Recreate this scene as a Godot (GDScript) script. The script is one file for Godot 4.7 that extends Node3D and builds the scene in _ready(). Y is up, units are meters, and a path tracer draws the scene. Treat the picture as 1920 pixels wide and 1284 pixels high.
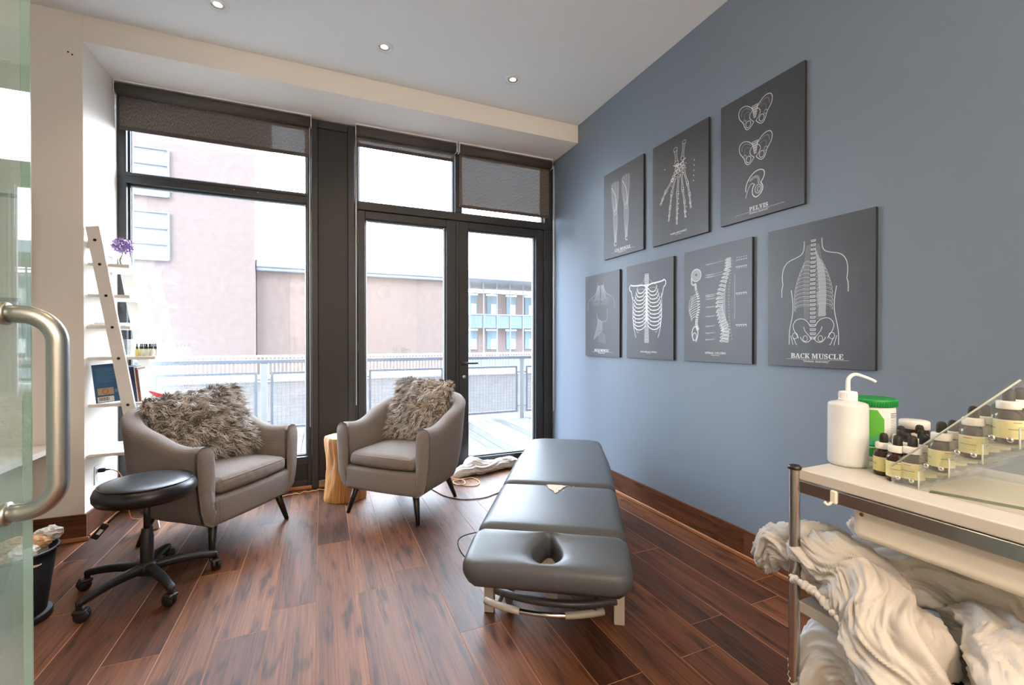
extends Node3D
# A treatment room: window wall, blue wall with anatomy prints, two tub chairs, massage table, trolley.
# Metres, y up. The window wall lies towards -z, the blue wall towards +x.
const XR := 2.178      # blue wall
const XL := -1.333     # side of the window recess
const ZW := -3.996     # inner face of the window frames
const ZS := -3.511     # front of the bulkhead and of the left wall pier
const HC := 3.199      # ceiling
const HS := 3.039      # underside of the bulkhead
var M := {}
var T := {}
var rng := RandomNumberGenerator.new()
var used := {}

# ---------------------------------------------------------------- helpers
func numbered(n: String) -> String:
	if not used.has(n):
		used[n] = 0
		return n
	used[n] += 1
	return "%s_%03d" % [n, used[n]]

func tag(o: Node, label: String, category: String, group := "", kind := ""):
	if label != "": o.set_meta("label", label)
	if category != "": o.set_meta("category", category)
	if group != "": o.set_meta("group", group)
	if kind != "": o.set_meta("kind", kind)
	return o

func thing(called: String, label: String, category: String, at := Vector3.ZERO, turn := 0.0, group := "", kind := "") -> Node3D:
	var o := Node3D.new()
	o.name = numbered(called)
	add_child(o)
	o.position = at
	o.rotation.y = turn
	tag(o, label, category, group, kind)
	return o

func S(smooth := true) -> SurfaceTool:
	var st := SurfaceTool.new()
	st.begin(Mesh.PRIMITIVE_TRIANGLES)
	st.set_smooth_group(0 if smooth else -1)
	return st

func tri(st: SurfaceTool, a: Vector3, b: Vector3, c: Vector3):
	st.add_vertex(a); st.add_vertex(c); st.add_vertex(b)

# a, b, c, d counter-clockwise seen from outside
func quad(st: SurfaceTool, a: Vector3, b: Vector3, c: Vector3, d: Vector3):
	tri(st, a, b, c); tri(st, a, c, d)

func quv(st: SurfaceTool, p: Array, uv: Array):
	for k in [0, 2, 1, 0, 3, 2]:
		st.set_uv(uv[k]); st.add_vertex(p[k])

# rows of points; du closes each row, dv closes the rows; faces look to (row direction x column direction)
func grid(st: SurfaceTool, rows: Array, close_row := false, close_col := false, flip := false, us := 1.0, vs := 1.0):
	var n: int = rows.size()
	var m: int = rows[0].size()
	for i in (n if close_col else n - 1):
		for j in (m if close_row else m - 1):
			var i2 := (i + 1) % n
			var j2 := (j + 1) % m
			var p := [rows[i][j], rows[i][j2], rows[i2][j2], rows[i2][j]]
			var uv := [Vector2(us * j / m, vs * i / n), Vector2(us * (j + 1) / m, vs * i / n), Vector2(us * (j + 1) / m, vs * (i + 1) / n), Vector2(us * j / m, vs * (i + 1) / n)]
			if flip:
				p = [p[0], p[3], p[2], p[1]]
				uv = [uv[0], uv[3], uv[2], uv[1]]
			quv(st, p, uv)

func mesh_of(st: SurfaceTool, gen := true) -> ArrayMesh:
	if gen: st.generate_normals()
	return st.commit()

func put(mesh: Mesh, called: String, mat: Material, parent: Node = self, at := Vector3.ZERO, turn := Vector3.ZERO) -> MeshInstance3D:
	var o := MeshInstance3D.new()
	o.mesh = mesh
	o.name = numbered(called) if parent == self else called
	if mat != null: o.material_override = mat
	o.position = at
	o.rotation = turn
	o.cast_shadow = GeometryInstance3D.SHADOW_CASTING_SETTING_ON
	parent.add_child(o, true)
	return o

func fin(st: SurfaceTool, called: String, mat: Material, parent: Node = self, gen := true) -> MeshInstance3D:
	return put(mesh_of(st, gen), called, mat, parent)

# box with rounded edges, exact normals; mid = extra divisions of each face; bend = a lambda from point to point
func rbox(st: SurfaceTool, c: Vector3, s: Vector3, r := 0.004, seg := 1, basis := Basis.IDENTITY, mid := Vector3i(1, 1, 1), bend = null):
	r = minf(r, minf(s.x, minf(s.y, s.z)) * 0.499)
	var inn := s * 0.5 - Vector3(r, r, r)
	var ax := []
	for k in 3:
		var l := []
		for q in seg: l.append(Vector2(-inn[k], -PI / 4 * (seg - q) / seg))
		for q in mid[k] + 1: l.append(Vector2(lerpf(-inn[k], inn[k], float(q) / mid[k]), 0.0))
		for q in seg: l.append(Vector2(inn[k], PI / 4 * (q + 1) / seg))
		ax.append(l)
	for face in 6:
		var k := face % 3
		var sg := 1.0 if face < 3 else -1.0
		var ku := (k + 1) % 3
		var kv := (k + 2) % 3
		var lu: Array = ax[ku]
		var lv: Array = ax[kv]
		for i in lu.size() - 1:
			for j in lv.size() - 1:
				var ids := [[i, j], [i + 1, j], [i + 1, j + 1], [i, j + 1]]
				if sg < 0: ids = [ids[0], ids[3], ids[2], ids[1]]
				for q in [0, 2, 1, 0, 3, 2]:
					var a: Vector2 = lu[ids[q][0]]
					var b: Vector2 = lv[ids[q][1]]
					var n := Vector3.ZERO
					n[k] = sg; n[ku] = tan(a.y); n[kv] = tan(b.y)
					n = n.normalized()
					var p := n * r
					p[k] += sg * inn[k]; p[ku] += a.x; p[kv] += b.x
					if bend != null: p = bend.call(p)
					st.set_normal(basis * n)
					st.set_uv(Vector2(p[ku], p[kv]))
					st.add_vertex(c + basis * p)

func box(called: String, c: Vector3, s: Vector3, mat: Material, parent: Node = self, r := 0.003, seg := 1, basis := Basis.IDENTITY) -> MeshInstance3D:
	var st := S()
	rbox(st, c, s, r, seg, basis)
	return fin(st, called, mat, parent, false)

# bent box: normals recomputed after the bend
func soft(called: String, c: Vector3, s: Vector3, mat: Material, parent: Node, r: float, seg: int, mid: Vector3i, bend, basis := Basis.IDENTITY) -> MeshInstance3D:
	var st := S()
	rbox(st, c, s, r, seg, basis, mid, bend)
	return fin(st, called, mat, parent, true)

func frames(pts: PackedVector3Array) -> Array:
	var out := []
	var n := pts.size()
	var up := Vector3.UP
	var t0 := (pts[1] - pts[0]).normalized()
	if absf(t0.dot(up)) > 0.9: up = Vector3.RIGHT
	var x := up.cross(t0).normalized()
	for i in n:
		var t := (pts[mini(i + 1, n - 1)] - pts[maxi(i - 1, 0)]).normalized()
		x = (x - t * x.dot(t)).normalized()
		out.append([x, t.cross(x)])
	return out

func tube(st: SurfaceTool, pts: PackedVector3Array, r: float, seg := 8, caps := true, r2 := -1.0):
	var fr := frames(pts)
	var rows := []
	var n := pts.size()
	for i in n:
		var row := []
		var rr := r if r2 < 0 else lerpf(r, r2, float(i) / (n - 1))
		for k in seg:
			var a := TAU * k / seg
			row.append(pts[i] + (fr[i][0] * cos(a) + fr[i][1] * sin(a)) * rr)
		rows.append(row)
	grid(st, rows, true)
	if caps:
		for k in range(1, seg - 1):
			tri(st, rows[0][0], rows[0][k + 1], rows[0][k])
			tri(st, rows[n - 1][0], rows[n - 1][k], rows[n - 1][k + 1])

func tubed(called: String, pts: Array, r: float, mat: Material, parent: Node = self, seg := 8, r2 := -1.0) -> MeshInstance3D:
	var st := S()
	tube(st, PackedVector3Array(pts), r, seg, true, r2)
	return fin(st, called, mat, parent)

func curve(pts: Array, n := 40) -> Array:
	var c := Curve3D.new()
	for i in pts.size():
		var a: Vector3 = pts[maxi(i - 1, 0)]
		var b: Vector3 = pts[mini(i + 1, pts.size() - 1)]
		var h := (b - a) / 6.0
		c.add_point(pts[i], -h, h)
	var out := []
	var l := c.get_baked_length()
	for i in n + 1: out.append(c.sample_baked(l * i / n, true))
	return out

# turned shape round the y axis; prof = array of Vector2(radius, height), bottom to top
func lathe(st: SurfaceTool, prof: Array, seg := 24, at := Vector3.ZERO, basis := Basis.IDENTITY):
	var rows := []
	for p in prof:
		var row := []
		for k in seg:
			var a := TAU * k / seg
			row.append(at + basis * Vector3(cos(a) * p.x, p.y, -sin(a) * p.x))
		rows.append(row)
	grid(st, rows, true)

func lathed(called: String, prof: Array, mat: Material, parent: Node = self, seg := 24, at := Vector3.ZERO, basis := Basis.IDENTITY) -> MeshInstance3D:
	var st := S()
	lathe(st, prof, seg, at, basis)
	return fin(st, called, mat, parent)

func disc_prof(r: float, h: float, b := 0.002) -> Array:
	return [Vector2(0.0001, 0), Vector2(r - b, 0), Vector2(r - b, 0), Vector2(r, b), Vector2(r, b), Vector2(r, h - b), Vector2(r, h - b), Vector2(r - b, h), Vector2(r - b, h), Vector2(0.0001, h)]

func noise(seed_: int, freq: float, oct := 3) -> FastNoiseLite:
	var n := FastNoiseLite.new()
	n.seed = seed_
	n.noise_type = FastNoiseLite.TYPE_SIMPLEX_SMOOTH
	n.frequency = freq
	n.fractal_octaves = oct
	return n

# ---------------------------------------------------------------- materials
func std(r: int, g: int, b: int, rough := 0.6, metal := 0.0) -> StandardMaterial3D:
	var m := StandardMaterial3D.new()
	m.albedo_color = Color8(r, g, b)
	m.roughness = rough
	m.metallic = metal
	return m

func relief(m: StandardMaterial3D, tex: Texture2D, scale_cm: float, uvs: float, world := false):
	m.heightmap_enabled = true
	m.heightmap_texture = tex
	m.heightmap_scale = scale_cm
	m.uv1_triplanar = true
	m.uv1_world_triplanar = world
	m.uv1_scale = Vector3(uvs, uvs, uvs)
	return m

func gray_image(n: FastNoiseLite, w: int, h: int) -> Image:
	return n.get_seamless_image(w, h)

func plank_image(seed_: int, w: int, h: int, dark: Color, mid: Color, light: Color, smudge: float) -> Image:
	var im := Image.create(w, h, false, Image.FORMAT_RGB8)
	var n1 := noise(seed_, 0.008, 2)
	var n2 := noise(seed_ + 50, 0.05, 3)
	var n3 := noise(seed_ + 90, 0.02, 3)
	var sh := (seed_ % 7 - 3) * 0.045
	for y in h:
		for x in w:
			var q := n1.get_noise_2d(x * 0.9, y * 0.06)
			var ring := sin((x * 0.06 + q * 7.0) * 2.4)
			var g := n2.get_noise_2d(x * 8.0 + q * 30.0, y * 0.10)
			var b := n2.get_noise_2d(x * 1.6 + 400.0, y * 0.035)
			var s := n3.get_noise_2d(x * 0.7 + 700.0 + q * 25.0, y * 0.13) + 0.3 * g
			var v := 0.5 + sh + 0.06 * ring + 0.24 * g + q * 0.22 + b * 0.22
			var c := dark.lerp(mid, clampf(v * 2.0, 0, 1)) if v < 0.5 else mid.lerp(light, clampf(v * 2.0 - 1.0, 0, 1))
			var k := clampf((s - 0.22) * 2.4, 0, 1) * smudge
			im.set_pixel(x, y, c.lerp(dark.darkened(0.25), k))
	im.generate_mipmaps()
	return im

func tex_of(im: Image) -> ImageTexture:
	return ImageTexture.create_from_image(im)

func make_materials():
	T.fine = tex_of(gray_image(noise(3, 0.12, 3), 256, 256))
	T.coarse = tex_of(gray_image(noise(5, 0.03, 4), 256, 256))
	var wv := Image.create(128, 128, false, Image.FORMAT_L8)
	var wn := noise(9, 0.06, 2)
	for y in 128:
		for x in 128:
			var a := 0.5 + 0.25 * sin(TAU * x / 8.0) * (1 if (y / 4) % 2 == 0 else -1) + 0.2 * sin(TAU * y / 8.0) + 0.15 * wn.get_noise_2d(x, y)
			wv.set_pixel(x, y, Color(a, a, a))
	T.weave = tex_of(wv)
	# walls
	M.white_paint = relief(std(234, 228, 219, 0.75), T.fine, 0.03, 5.0, true)
	M.ceiling = relief(std(234, 238, 240, 0.85), T.fine, 0.03, 4.0, true)
	M.blue_paint = relief(std(118, 131, 147, 0.45), T.fine, 0.025, 5.0, true)
	M.hall_paint = std(232, 224, 212, 0.8)
	M.frame = std(36, 37, 40, 0.45)
	M.frame_dark = std(29, 28, 27, 0.5)
	M.spacer = std(188, 198, 208, 0.35, 0.6)
	M.glass = StandardMaterial3D.new()
	M.glass.albedo_color = Color(0.93, 0.97, 0.98, 0.06)
	M.glass.transparency = BaseMaterial3D.TRANSPARENCY_ALPHA
	M.glass.roughness = 0.0
	M.door_glass = StandardMaterial3D.new()
	M.door_glass.albedo_color = Color(0.74, 0.86, 0.80, 0.30)
	M.door_glass.transparency = BaseMaterial3D.TRANSPARENCY_ALPHA
	M.door_glass.roughness = 0.0
	M.glass_edge = std(150, 178, 160, 0.15)
	M.steel = std(186, 184, 180, 0.3, 1.0)
	M.chrome = std(215, 213, 210, 0.12, 1.0)
	M.black_plastic = std(26, 25, 25, 0.42)
	M.black_vinyl = relief(std(22, 22, 23, 0.33), T.coarse, 0.02, 14.0)
	M.vinyl = relief(std(76, 79, 83, 0.42), T.fine, 0.02, 9.0)
	var hi := Image.create(256, 256, false, Image.FORMAT_RGB8)
	var hn := noise(61, 0.35, 3)
	for y in 256:
		for x in 256:
			var v := 0.86 + 0.22 * hn.get_noise_2d(x * 0.5, y * 2.0) + 0.22 * hn.get_noise_2d(x * 2.0 + 500.0, y * 0.5)
			hi.set_pixel(x, y, Color(v, v, v))
	M.fabric = relief(std(148, 138, 132, 1.0), T.weave, 0.12, 6.0)
	M.fabric.albedo_texture = tex_of(hi)
	M.fabric.metallic_specular = 0.2
	M.fabric.rim_enabled = true
	M.fabric.rim = 0.1
	M.leg_wood = std(27, 21, 19, 0.38)
	M.white_lacquer = std(232, 228, 222, 0.4)
	M.bolt = std(24, 22, 22, 0.5)
	M.linen = relief(std(206, 203, 200, 0.9), T.weave, 0.03, 30.0)
	M.linen_cream = relief(std(186, 182, 177, 0.9), T.weave, 0.03, 30.0)
	M.linen_grey = relief(std(190, 186, 179, 0.9), T.weave, 0.03, 30.0)
	for m in [M.linen, M.linen_cream, M.linen_grey]: m.backlight = Color(0.12, 0.12, 0.12)
	M.metal_beige = std(178, 172, 160, 0.45, 0.1)
	M.metal_dark = std(70, 66, 66, 0.4, 0.3)
	M.foam = relief(std(232, 216, 196, 1.0), T.fine, 0.25, 20.0)
	M.tray_white = std(200, 196, 189, 0.38)
	M.bin_white = std(224, 219, 206, 0.42)
	M.acrylic = StandardMaterial3D.new()
	M.acrylic.albedo_color = Color(0.9, 0.94, 0.92, 0.07)
	M.acrylic.transparency = BaseMaterial3D.TRANSPARENCY_ALPHA
	M.acrylic.roughness = 0.02
	M.acrylic_edge = std(196, 204, 190, 0.2)
	# floor planks: six printed boards, a tan bevel
	var tones := [[50, 27, 18, 100, 62, 40, 135, 90, 60], [43, 24, 16, 88, 53, 34, 123, 80, 52], [55, 31, 20, 109, 68, 43, 146, 98, 64], [40, 22, 15, 78, 46, 30, 113, 71, 46], [48, 26, 17, 96, 57, 35, 135, 87, 54], [53, 29, 19, 105, 64, 40, 140, 92, 60]]
	M.planks = []
	for k in 6:
		var t: Array = tones[k]
		var im := plank_image(11 + k * 17, 224, 1100, Color8(t[0], t[1], t[2]), Color8(t[3], t[4], t[5]), Color8(t[6], t[7], t[8]), 0.75)
		var m := std(255, 255, 255, 0.5)
		m.albedo_texture = tex_of(im)
		m.heightmap_enabled = true
		m.heightmap_texture = m.albedo_texture
		m.heightmap_scale = 0.03
		m.metallic_specular = 0.38
		M.planks.append(m)
	M.plank_edge = std(168, 118, 82, 0.5)
	M.floor_under = std(60, 40, 28, 0.8)
	M.decks = []
	for k in 3:
		var im := plank_image(301 + k * 13, 128, 1024, Color8(64, 63, 63), Color8(84 + k * 6, 84 + k * 6, 84 + k * 5), Color8(108, 107, 106), 0.3)
		var m := std(255, 255, 255, 0.95)
		m.metallic_specular = 0.1
		m.albedo_texture = tex_of(im)
		M.decks.append(m)
	var lg := plank_image(777, 512, 512, Color8(140, 88, 44), Color8(198, 146, 84), Color8(226, 186, 128), 0.5)
	M.log_side = std(255, 255, 255, 0.6)
	M.log_side.albedo_texture = tex_of(lg)
	M.log_side.uv1_scale = Vector3(1, 0.5, 1)
	M.log_top = std(222, 186, 134, 0.6)
	# blinds: woven screen that lets a little light through
	var bi := Image.create(256, 256, false, Image.FORMAT_RGBA8)
	var bn := noise(21, 0.05, 3)
	for y in 256:
		for x in 256:
			var v := 0.5 + 0.9 * bn.get_noise_2d(x * 4.0, y * 0.9)
			bi.set_pixel(x, y, Color(1, 1, 1, 1).darkened(clampf(0.5 - v * 0.4, 0, 0.45)))
	M.screen = std(148, 138, 130, 0.9)
	M.screen.albedo_texture = tex_of(bi)
	M.screen.albedo_color.a = 0.93
	M.screen.transparency = BaseMaterial3D.TRANSPARENCY_ALPHA
	M.screen.backlight = Color(0.42, 0.42, 0.42)
	M.screen.uv1_triplanar = true
	M.screen.uv1_scale = Vector3(4, 4, 4)
	M.blind_body = std(72, 66, 61, 0.7)
	# outdoors
	var bw := Image.create(256, 256, false, Image.FORMAT_RGB8)
	var bnn := noise(31, 0.03, 3)
	for y in 256:
		for x in 256:
			var row := y / 8
			var edge := (y % 8 == 0) or ((x + (row % 2) * 12) % 24 == 0)
			var v := 0.93 + 0.07 * bnn.get_noise_2d(x, y) + 0.05 * bnn.get_noise_2d(float(row * 37), float((x + (row % 2) * 12) / 24) * 91.0)
			if edge: v = 1.0
			bw.set_pixel(x, y, Color(v, v, v))
	T.brick = tex_of(bw)
	M.brick_pink = std(116, 103, 99, 0.9)
	M.brick_white = std(140, 139, 138, 0.9)
	M.brick_far = std(96, 82, 82, 0.9)
	M.brick_low = std(108, 94, 89, 0.9)
	M.brick_office = std(98, 82, 80, 0.9)
	for m in [M.brick_pink, M.brick_white, M.brick_far, M.brick_office, M.brick_low]:
		m.albedo_texture = T.brick
		m.uv1_triplanar = true
		m.uv1_world_triplanar = true
		m.uv1_scale = Vector3(0.55, 0.55, 0.55)
	M.pale_metal = std(106, 115, 128, 0.5, 0.1)
	M.stone = std(190, 192, 194, 0.8)
	M.spandrel = std(80, 93, 116, 0.8)
	M.building_glass = std(80, 98, 106, 0.7)
	M.concrete = std(110, 110, 109, 0.9)
	M.shoe = std(156, 104, 66, 0.45)
	M.steel_dull = std(150, 142, 128, 0.4, 0.7)
	M.chain = std(226, 224, 216, 0.5)
	M.rail_white = std(222, 226, 230, 0.45)
	M.reflector = std(206, 196, 180, 0.25, 0.6)
	M.lamp = std(255, 250, 240, 0.5)
	M.lamp.emission_enabled = true
	M.lamp.emission = Color(1.0, 0.93, 0.82)
	M.lamp.emission_energy_multiplier = 3.0
	M.rail_post = std(150, 154, 158, 0.5, 0.1)
	M.white_stone = std(192, 192, 190, 0.8)
	M.window_far = std(128, 132, 136, 0.3)
	M.eaves = std(112, 118, 130, 0.7)
	M.board = std(34, 35, 39, 0.5)
	M.ink = std(222, 222, 226, 0.6)
	M.seam = std(128, 115, 105, 0.9)
	M.fur_base = std(96, 86, 76, 1.0)
	M.fur = std(255, 255, 255, 0.75)
	M.fur.vertex_color_use_as_albedo = true
	M.fur.backlight = Color(0.25, 0.24, 0.22)
	M.fur.cull_mode = BaseMaterial3D.CULL_DISABLED
	M.log_crack = std(64, 36, 18, 0.9)
	M.flake = std(176, 170, 160, 0.9)
	M.rubber_grey = std(92, 90, 88, 0.6)
	M.black_gloss = std(20, 20, 20, 0.2)
	M.walnut = std(74, 46, 32, 0.5)
	M.bronze = std(92, 74, 60, 0.4, 0.5)
	M.amethyst = std(150, 124, 178, 0.18)
	M.paper_white = std(232, 230, 224, 0.7)
	M.vial_yellow = std(214, 198, 120, 0.2)
	M.vial_clear = std(214, 212, 196, 0.15)
	M.book_blue = std(32, 80, 120, 0.5)
	M.red = std(196, 52, 62, 0.4)
	M.cord_orange = std(196, 116, 74, 0.6)
	M.cord_brown = std(104, 72, 54, 0.55)
	M.cord_tan = std(190, 150, 108, 0.7)
	M.chrome_dull = std(190, 188, 186, 0.22, 1.0)
	M.rust = std(150, 96, 40, 0.9)
	M.ldpe = std(236, 238, 238, 0.35)
	M.ldpe.albedo_color.a = 0.72
	M.ldpe.transparency = BaseMaterial3D.TRANSPARENCY_ALPHA
	M.ldpe_solid = std(238, 239, 238, 0.4)
	M.ldpe_solid.backlight = Color(0.3, 0.3, 0.3)
	M.liquid = std(232, 235, 236, 0.3)
	M.green_lid = std(22, 140, 58, 0.4)
	M.amber = std(52, 30, 20, 0.08)
	M.cap_white = std(236, 232, 224, 0.45)
	M.rubber_black = std(36, 35, 34, 0.55)
	M.bottle_label = std(255, 255, 255, 0.5)
	M.bottle_label.albedo_texture = tex_of(label_image())
	M.leaflet = std(196, 192, 176, 0.7)
	M.leaf_green = std(74, 88, 50, 0.7)
	M.brushed = std(176, 176, 170, 0.34, 1.0)
	M.bin_black = std(30, 31, 33, 0.5, 0.3)
	M.kraft = std(186, 148, 108, 0.8)
	M.globe = std(255, 246, 230, 0.4)
	M.globe.emission_enabled = true
	M.globe.emission = Color(1.0, 0.9, 0.75)
	M.globe.emission_energy_multiplier = 0.7
	M.vinyl.metallic_specular = 0.36
	for m in [M.building_glass, M.spandrel, M.brick_pink, M.brick_low, M.brick_office, M.window_far, M.eaves, M.pale_metal]: m.metallic_specular = 0.15

# ---------------------------------------------------------------- the scene
func _ready():
	rng.seed = 4711
	# camera
	var cam := Camera3D.new()
	cam.name = "camera"
	cam.fov = 2.0 * rad_to_deg(atan(642.0 / 827.8))
	cam.position = Vector3(0, 1.22, 0)
	cam.rotation = Vector3(deg_to_rad(-0.29), deg_to_rad(-23.32), 0)
	cam.near = 0.02
	cam.far = 300.0
	add_child(cam)
	cam.current = true
	# overcast sky, the same all round
	var sky_mat := ProceduralSkyMaterial.new()
	sky_mat.sky_top_color = Color(0.86, 0.93, 1.0)
	sky_mat.sky_horizon_color = Color(0.92, 0.96, 1.0)
	sky_mat.ground_bottom_color = Color(0.55, 0.54, 0.53)
	sky_mat.ground_horizon_color = Color(0.75, 0.75, 0.75)
	sky_mat.sun_angle_max = 0.0
	var sky := Sky.new()
	sky.sky_material = sky_mat
	var env := Environment.new()
	env.background_mode = Environment.BG_SKY
	env.sky = sky
	env.background_energy_multiplier = 25.0
	env.ambient_light_source = Environment.AMBIENT_SOURCE_DISABLED
	env.tonemap_mode = Environment.TONE_MAPPER_LINEAR
	env.tonemap_exposure = 1.36
	env.sdfgi_enabled = true
	env.ssao_enabled = true
	env.ssil_enabled = true
	var we := WorldEnvironment.new()
	we.name = "environment"
	we.environment = env
	add_child(we)

	make_materials()
	build_shell()
	build_floor()
	build_windows()
	build_outdoors()
	build_downlights()
	build_pendants()
	build_objects()

func shell(called: String, label: String, c: Vector3, s: Vector3, mat: Material, category := "wall"):
	var o := box(called, c, s, mat, self, 0.002)
	tag(o, label, category, "", "structure")
	return o

func span(called: String, label: String, a: Vector3, b: Vector3, mat: Material, category := "wall"):
	return shell(called, label, (a + b) / 2, (b - a).abs(), mat, category)

func build_shell():
	var zb := 3.0
	span("wall_right", "blue painted wall that carries the anatomy prints", Vector3(XR, -0.1, ZW - 0.12), Vector3(XR + 0.15, HC + 0.1, zb), M.blue_paint)
	span("ceiling", "white painted ceiling with recessed downlights", Vector3(-3.15, HC, ZS), Vector3(XR, HC + 0.12, zb), M.ceiling, "ceiling")
	span("wall_bulkhead", "cream bulkhead dropped above the window recess", Vector3(XL, HS, ZW - 0.12), Vector3(XR, HC + 0.12, ZS), M.white_paint)
	span("wall_pier", "cream wall pier left of the window recess", Vector3(-3.15, -0.1, ZW - 0.12), Vector3(XL, HC + 0.12, ZS), M.white_paint)
	span("wall_left", "cream side wall behind the desk", Vector3(-3.15, -0.1, ZS), Vector3(-3.0, HC, zb), M.white_paint)
	# doorway wall round the camera's place and the hall behind it
	span("wall_front", "cream wall beside the open front of the room", Vector3(-3.0, 0, 0.5), Vector3(-0.46, HC, 0.62), M.white_paint)
	span("wall_back", "warm painted end wall of the hall", Vector3(-3.15, -0.1, zb), Vector3(XR + 0.15, HC + 0.12, zb + 0.12), M.hall_paint)
	# skirting: board and shoe moulding
	var bm: StandardMaterial3D = M.planks[0].duplicate()
	bm.uv1_scale = Vector3(1.0, 1.0, 1)
	var sk := [
		["baseboard_right", "brown wooden baseboard along the blue wall", Vector3(XR - 0.014, 0, ZW + 0.0), Vector3(XR, 0.159, 0.5), 2, Vector3(-1, 0, 0)],
		["baseboard_pier", "brown wooden baseboard under the cream wall pier", Vector3(-3.0, 0, ZS), Vector3(XL + 0.014, 0.159, ZS + 0.014), 0, Vector3(0, 0, 1)],
		["baseboard_recess", "brown wooden baseboard on the side of the window recess", Vector3(XL, 0, ZW), Vector3(XL + 0.014, 0.159, ZS), 2, Vector3(1, 0, 0)],
	]
	for e in sk:
		var o := thing(e[0], e[1], "baseboard", Vector3.ZERO, 0.0, "", "structure")
		var a: Vector3 = e[2]
		var b: Vector3 = e[3]
		var along: int = e[4]
		var l := absf(b[along] - a[along])
		var n := maxi(1, int(round(l / 2.2)))
		for k in n:
			var p := a
			var q := b
			p[along] = lerpf(minf(a[along], b[along]), maxf(a[along], b[along]), float(k) / n)
			q[along] = lerpf(minf(a[along], b[along]), maxf(a[along], b[along]), float(k + 1) / n) - 0.0008
			var st := S(false)
			board_box(st, p, q, along)
			fin(st, "board", M.planks[(k * 2 + 4) % 6], o)
		var s1 := a
		var s2 := b
		s2.y = 0.026
		if e[5].x < 0: s1.x -= 0.013; s2.x = a.x
		elif e[5].x > 0: s2.x += 0.013; s1.x = b.x
		else: s2.z += 0.013; s1.z = b.z; s2.x += 0.013
		var st2 := S()
		rbox(st2, (s1 + s2) / 2, (s2 - s1).abs(), 0.009, 2)
		fin(st2, "shoe_moulding", M.shoe, o, false)

# box whose long axis runs along the printed board
func board_box(st: SurfaceTool, a: Vector3, b: Vector3, along: int):
	var c := (a + b) / 2
	var s := (b - a).abs()
	var v0 := rng.randf()
	var k2 := [1, 2, 0]
	for face in 6:
		var k := face % 3
		var sg := 1.0 if face < 3 else -1.0
		var ku := (k + 1) % 3
		var kv := (k + 2) % 3
		var p := []
		var uv := []
		for q in [[-1, -1], [1, -1], [1, 1], [-1, 1]]:
			var w := Vector3.ZERO
			w[k] = sg * s[k] / 2; w[ku] = q[0] * s[ku] / 2; w[kv] = q[1] * s[kv] / 2
			p.append(c + w)
			var other := ku if kv == along else kv
			var lo: float = w[along] / 1.22 + v0
			uv.append(Vector2(w[other] / 0.1845 + 0.5, lo))
		if sg < 0:
			p = [p[0], p[3], p[2], p[1]]
			uv = [uv[0], uv[3], uv[2], uv[1]]
		quv(st, p, uv)

func build_floor():
	var fl := thing("floor", "dark reddish brown wood plank floor", "floor", Vector3.ZERO, 0.0, "", "structure")
	box("subfloor", Vector3(-0.49, -0.06, -0.5), Vector3(5.35, 0.1, 7.1), M.floor_under, fl)
	var w := 0.1845
	var ln := 1.22
	var x := -0.026 - w * 16.0
	var row := 0
	while x < XR:
		var z := ZW - 0.02 - ln * fposmod(row * 0.37 + 0.13 * (row % 3), 1.0)
		while z < 3.0:
			var z0 := maxf(z, ZW - 0.02)
			var z1 := minf(z + ln, 3.0)
			var x0 := maxf(x, -3.0)
			var x1 := minf(x + w, XR)
			if z1 - z0 > 0.02 and x1 - x0 > 0.02 and (z0 > ZS - 1.3 or x1 > XL):
				plank(fl, x0, x1, z0, z1, (row * 5 + int(floor(z * 3.1)) * 7 + 600) % 6)
			z += ln
		x += w
		row += 1

func plank(fl: Node3D, x0: float, x1: float, z0: float, z1: float, k: int):
	var m := ArrayMesh.new()
	var b := 0.0014
	var y := -0.001
	var g := 0.0003
	var v0 := 0.0 if rng.randf() < 0.5 else 0.37
	var fl_u := rng.randf() < 0.5
	var st := S(false)
	var top := [Vector3(x0 + b, 0, z1 - b), Vector3(x1 - b, 0, z1 - b), Vector3(x1 - b, 0, z0 + b), Vector3(x0 + b, 0, z0 + b)]
	var vv := (z1 - z0) / 1.22
	var uv := [Vector2(0, v0), Vector2(1, v0), Vector2(1, v0 + vv), Vector2(0, v0 + vv)]
	if fl_u: uv = [Vector2(1, v0 + vv), Vector2(0, v0 + vv), Vector2(0, v0), Vector2(1, v0)]
	quv(st, top, uv)
	st.generate_normals()
	st.commit(m)
	var s2 := S(false)
	var low := [Vector3(x0 + g, y, z1 - g), Vector3(x1 - g, y, z1 - g), Vector3(x1 - g, y, z0 + g), Vector3(x0 + g, y, z0 + g)]
	for q in 4:
		var r := (q + 1) % 4
		quad(s2, low[q], low[r], top[r], top[q])
		quad(s2, low[q] - Vector3(0, 0.009, 0), low[r] - Vector3(0, 0.009, 0), low[r], low[q])
	s2.generate_normals()
	s2.commit(m)
	m.surface_set_material(0, M.planks[k])
	m.surface_set_material(1, M.plank_edge)
	put(m, "plank", null, fl)

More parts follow.
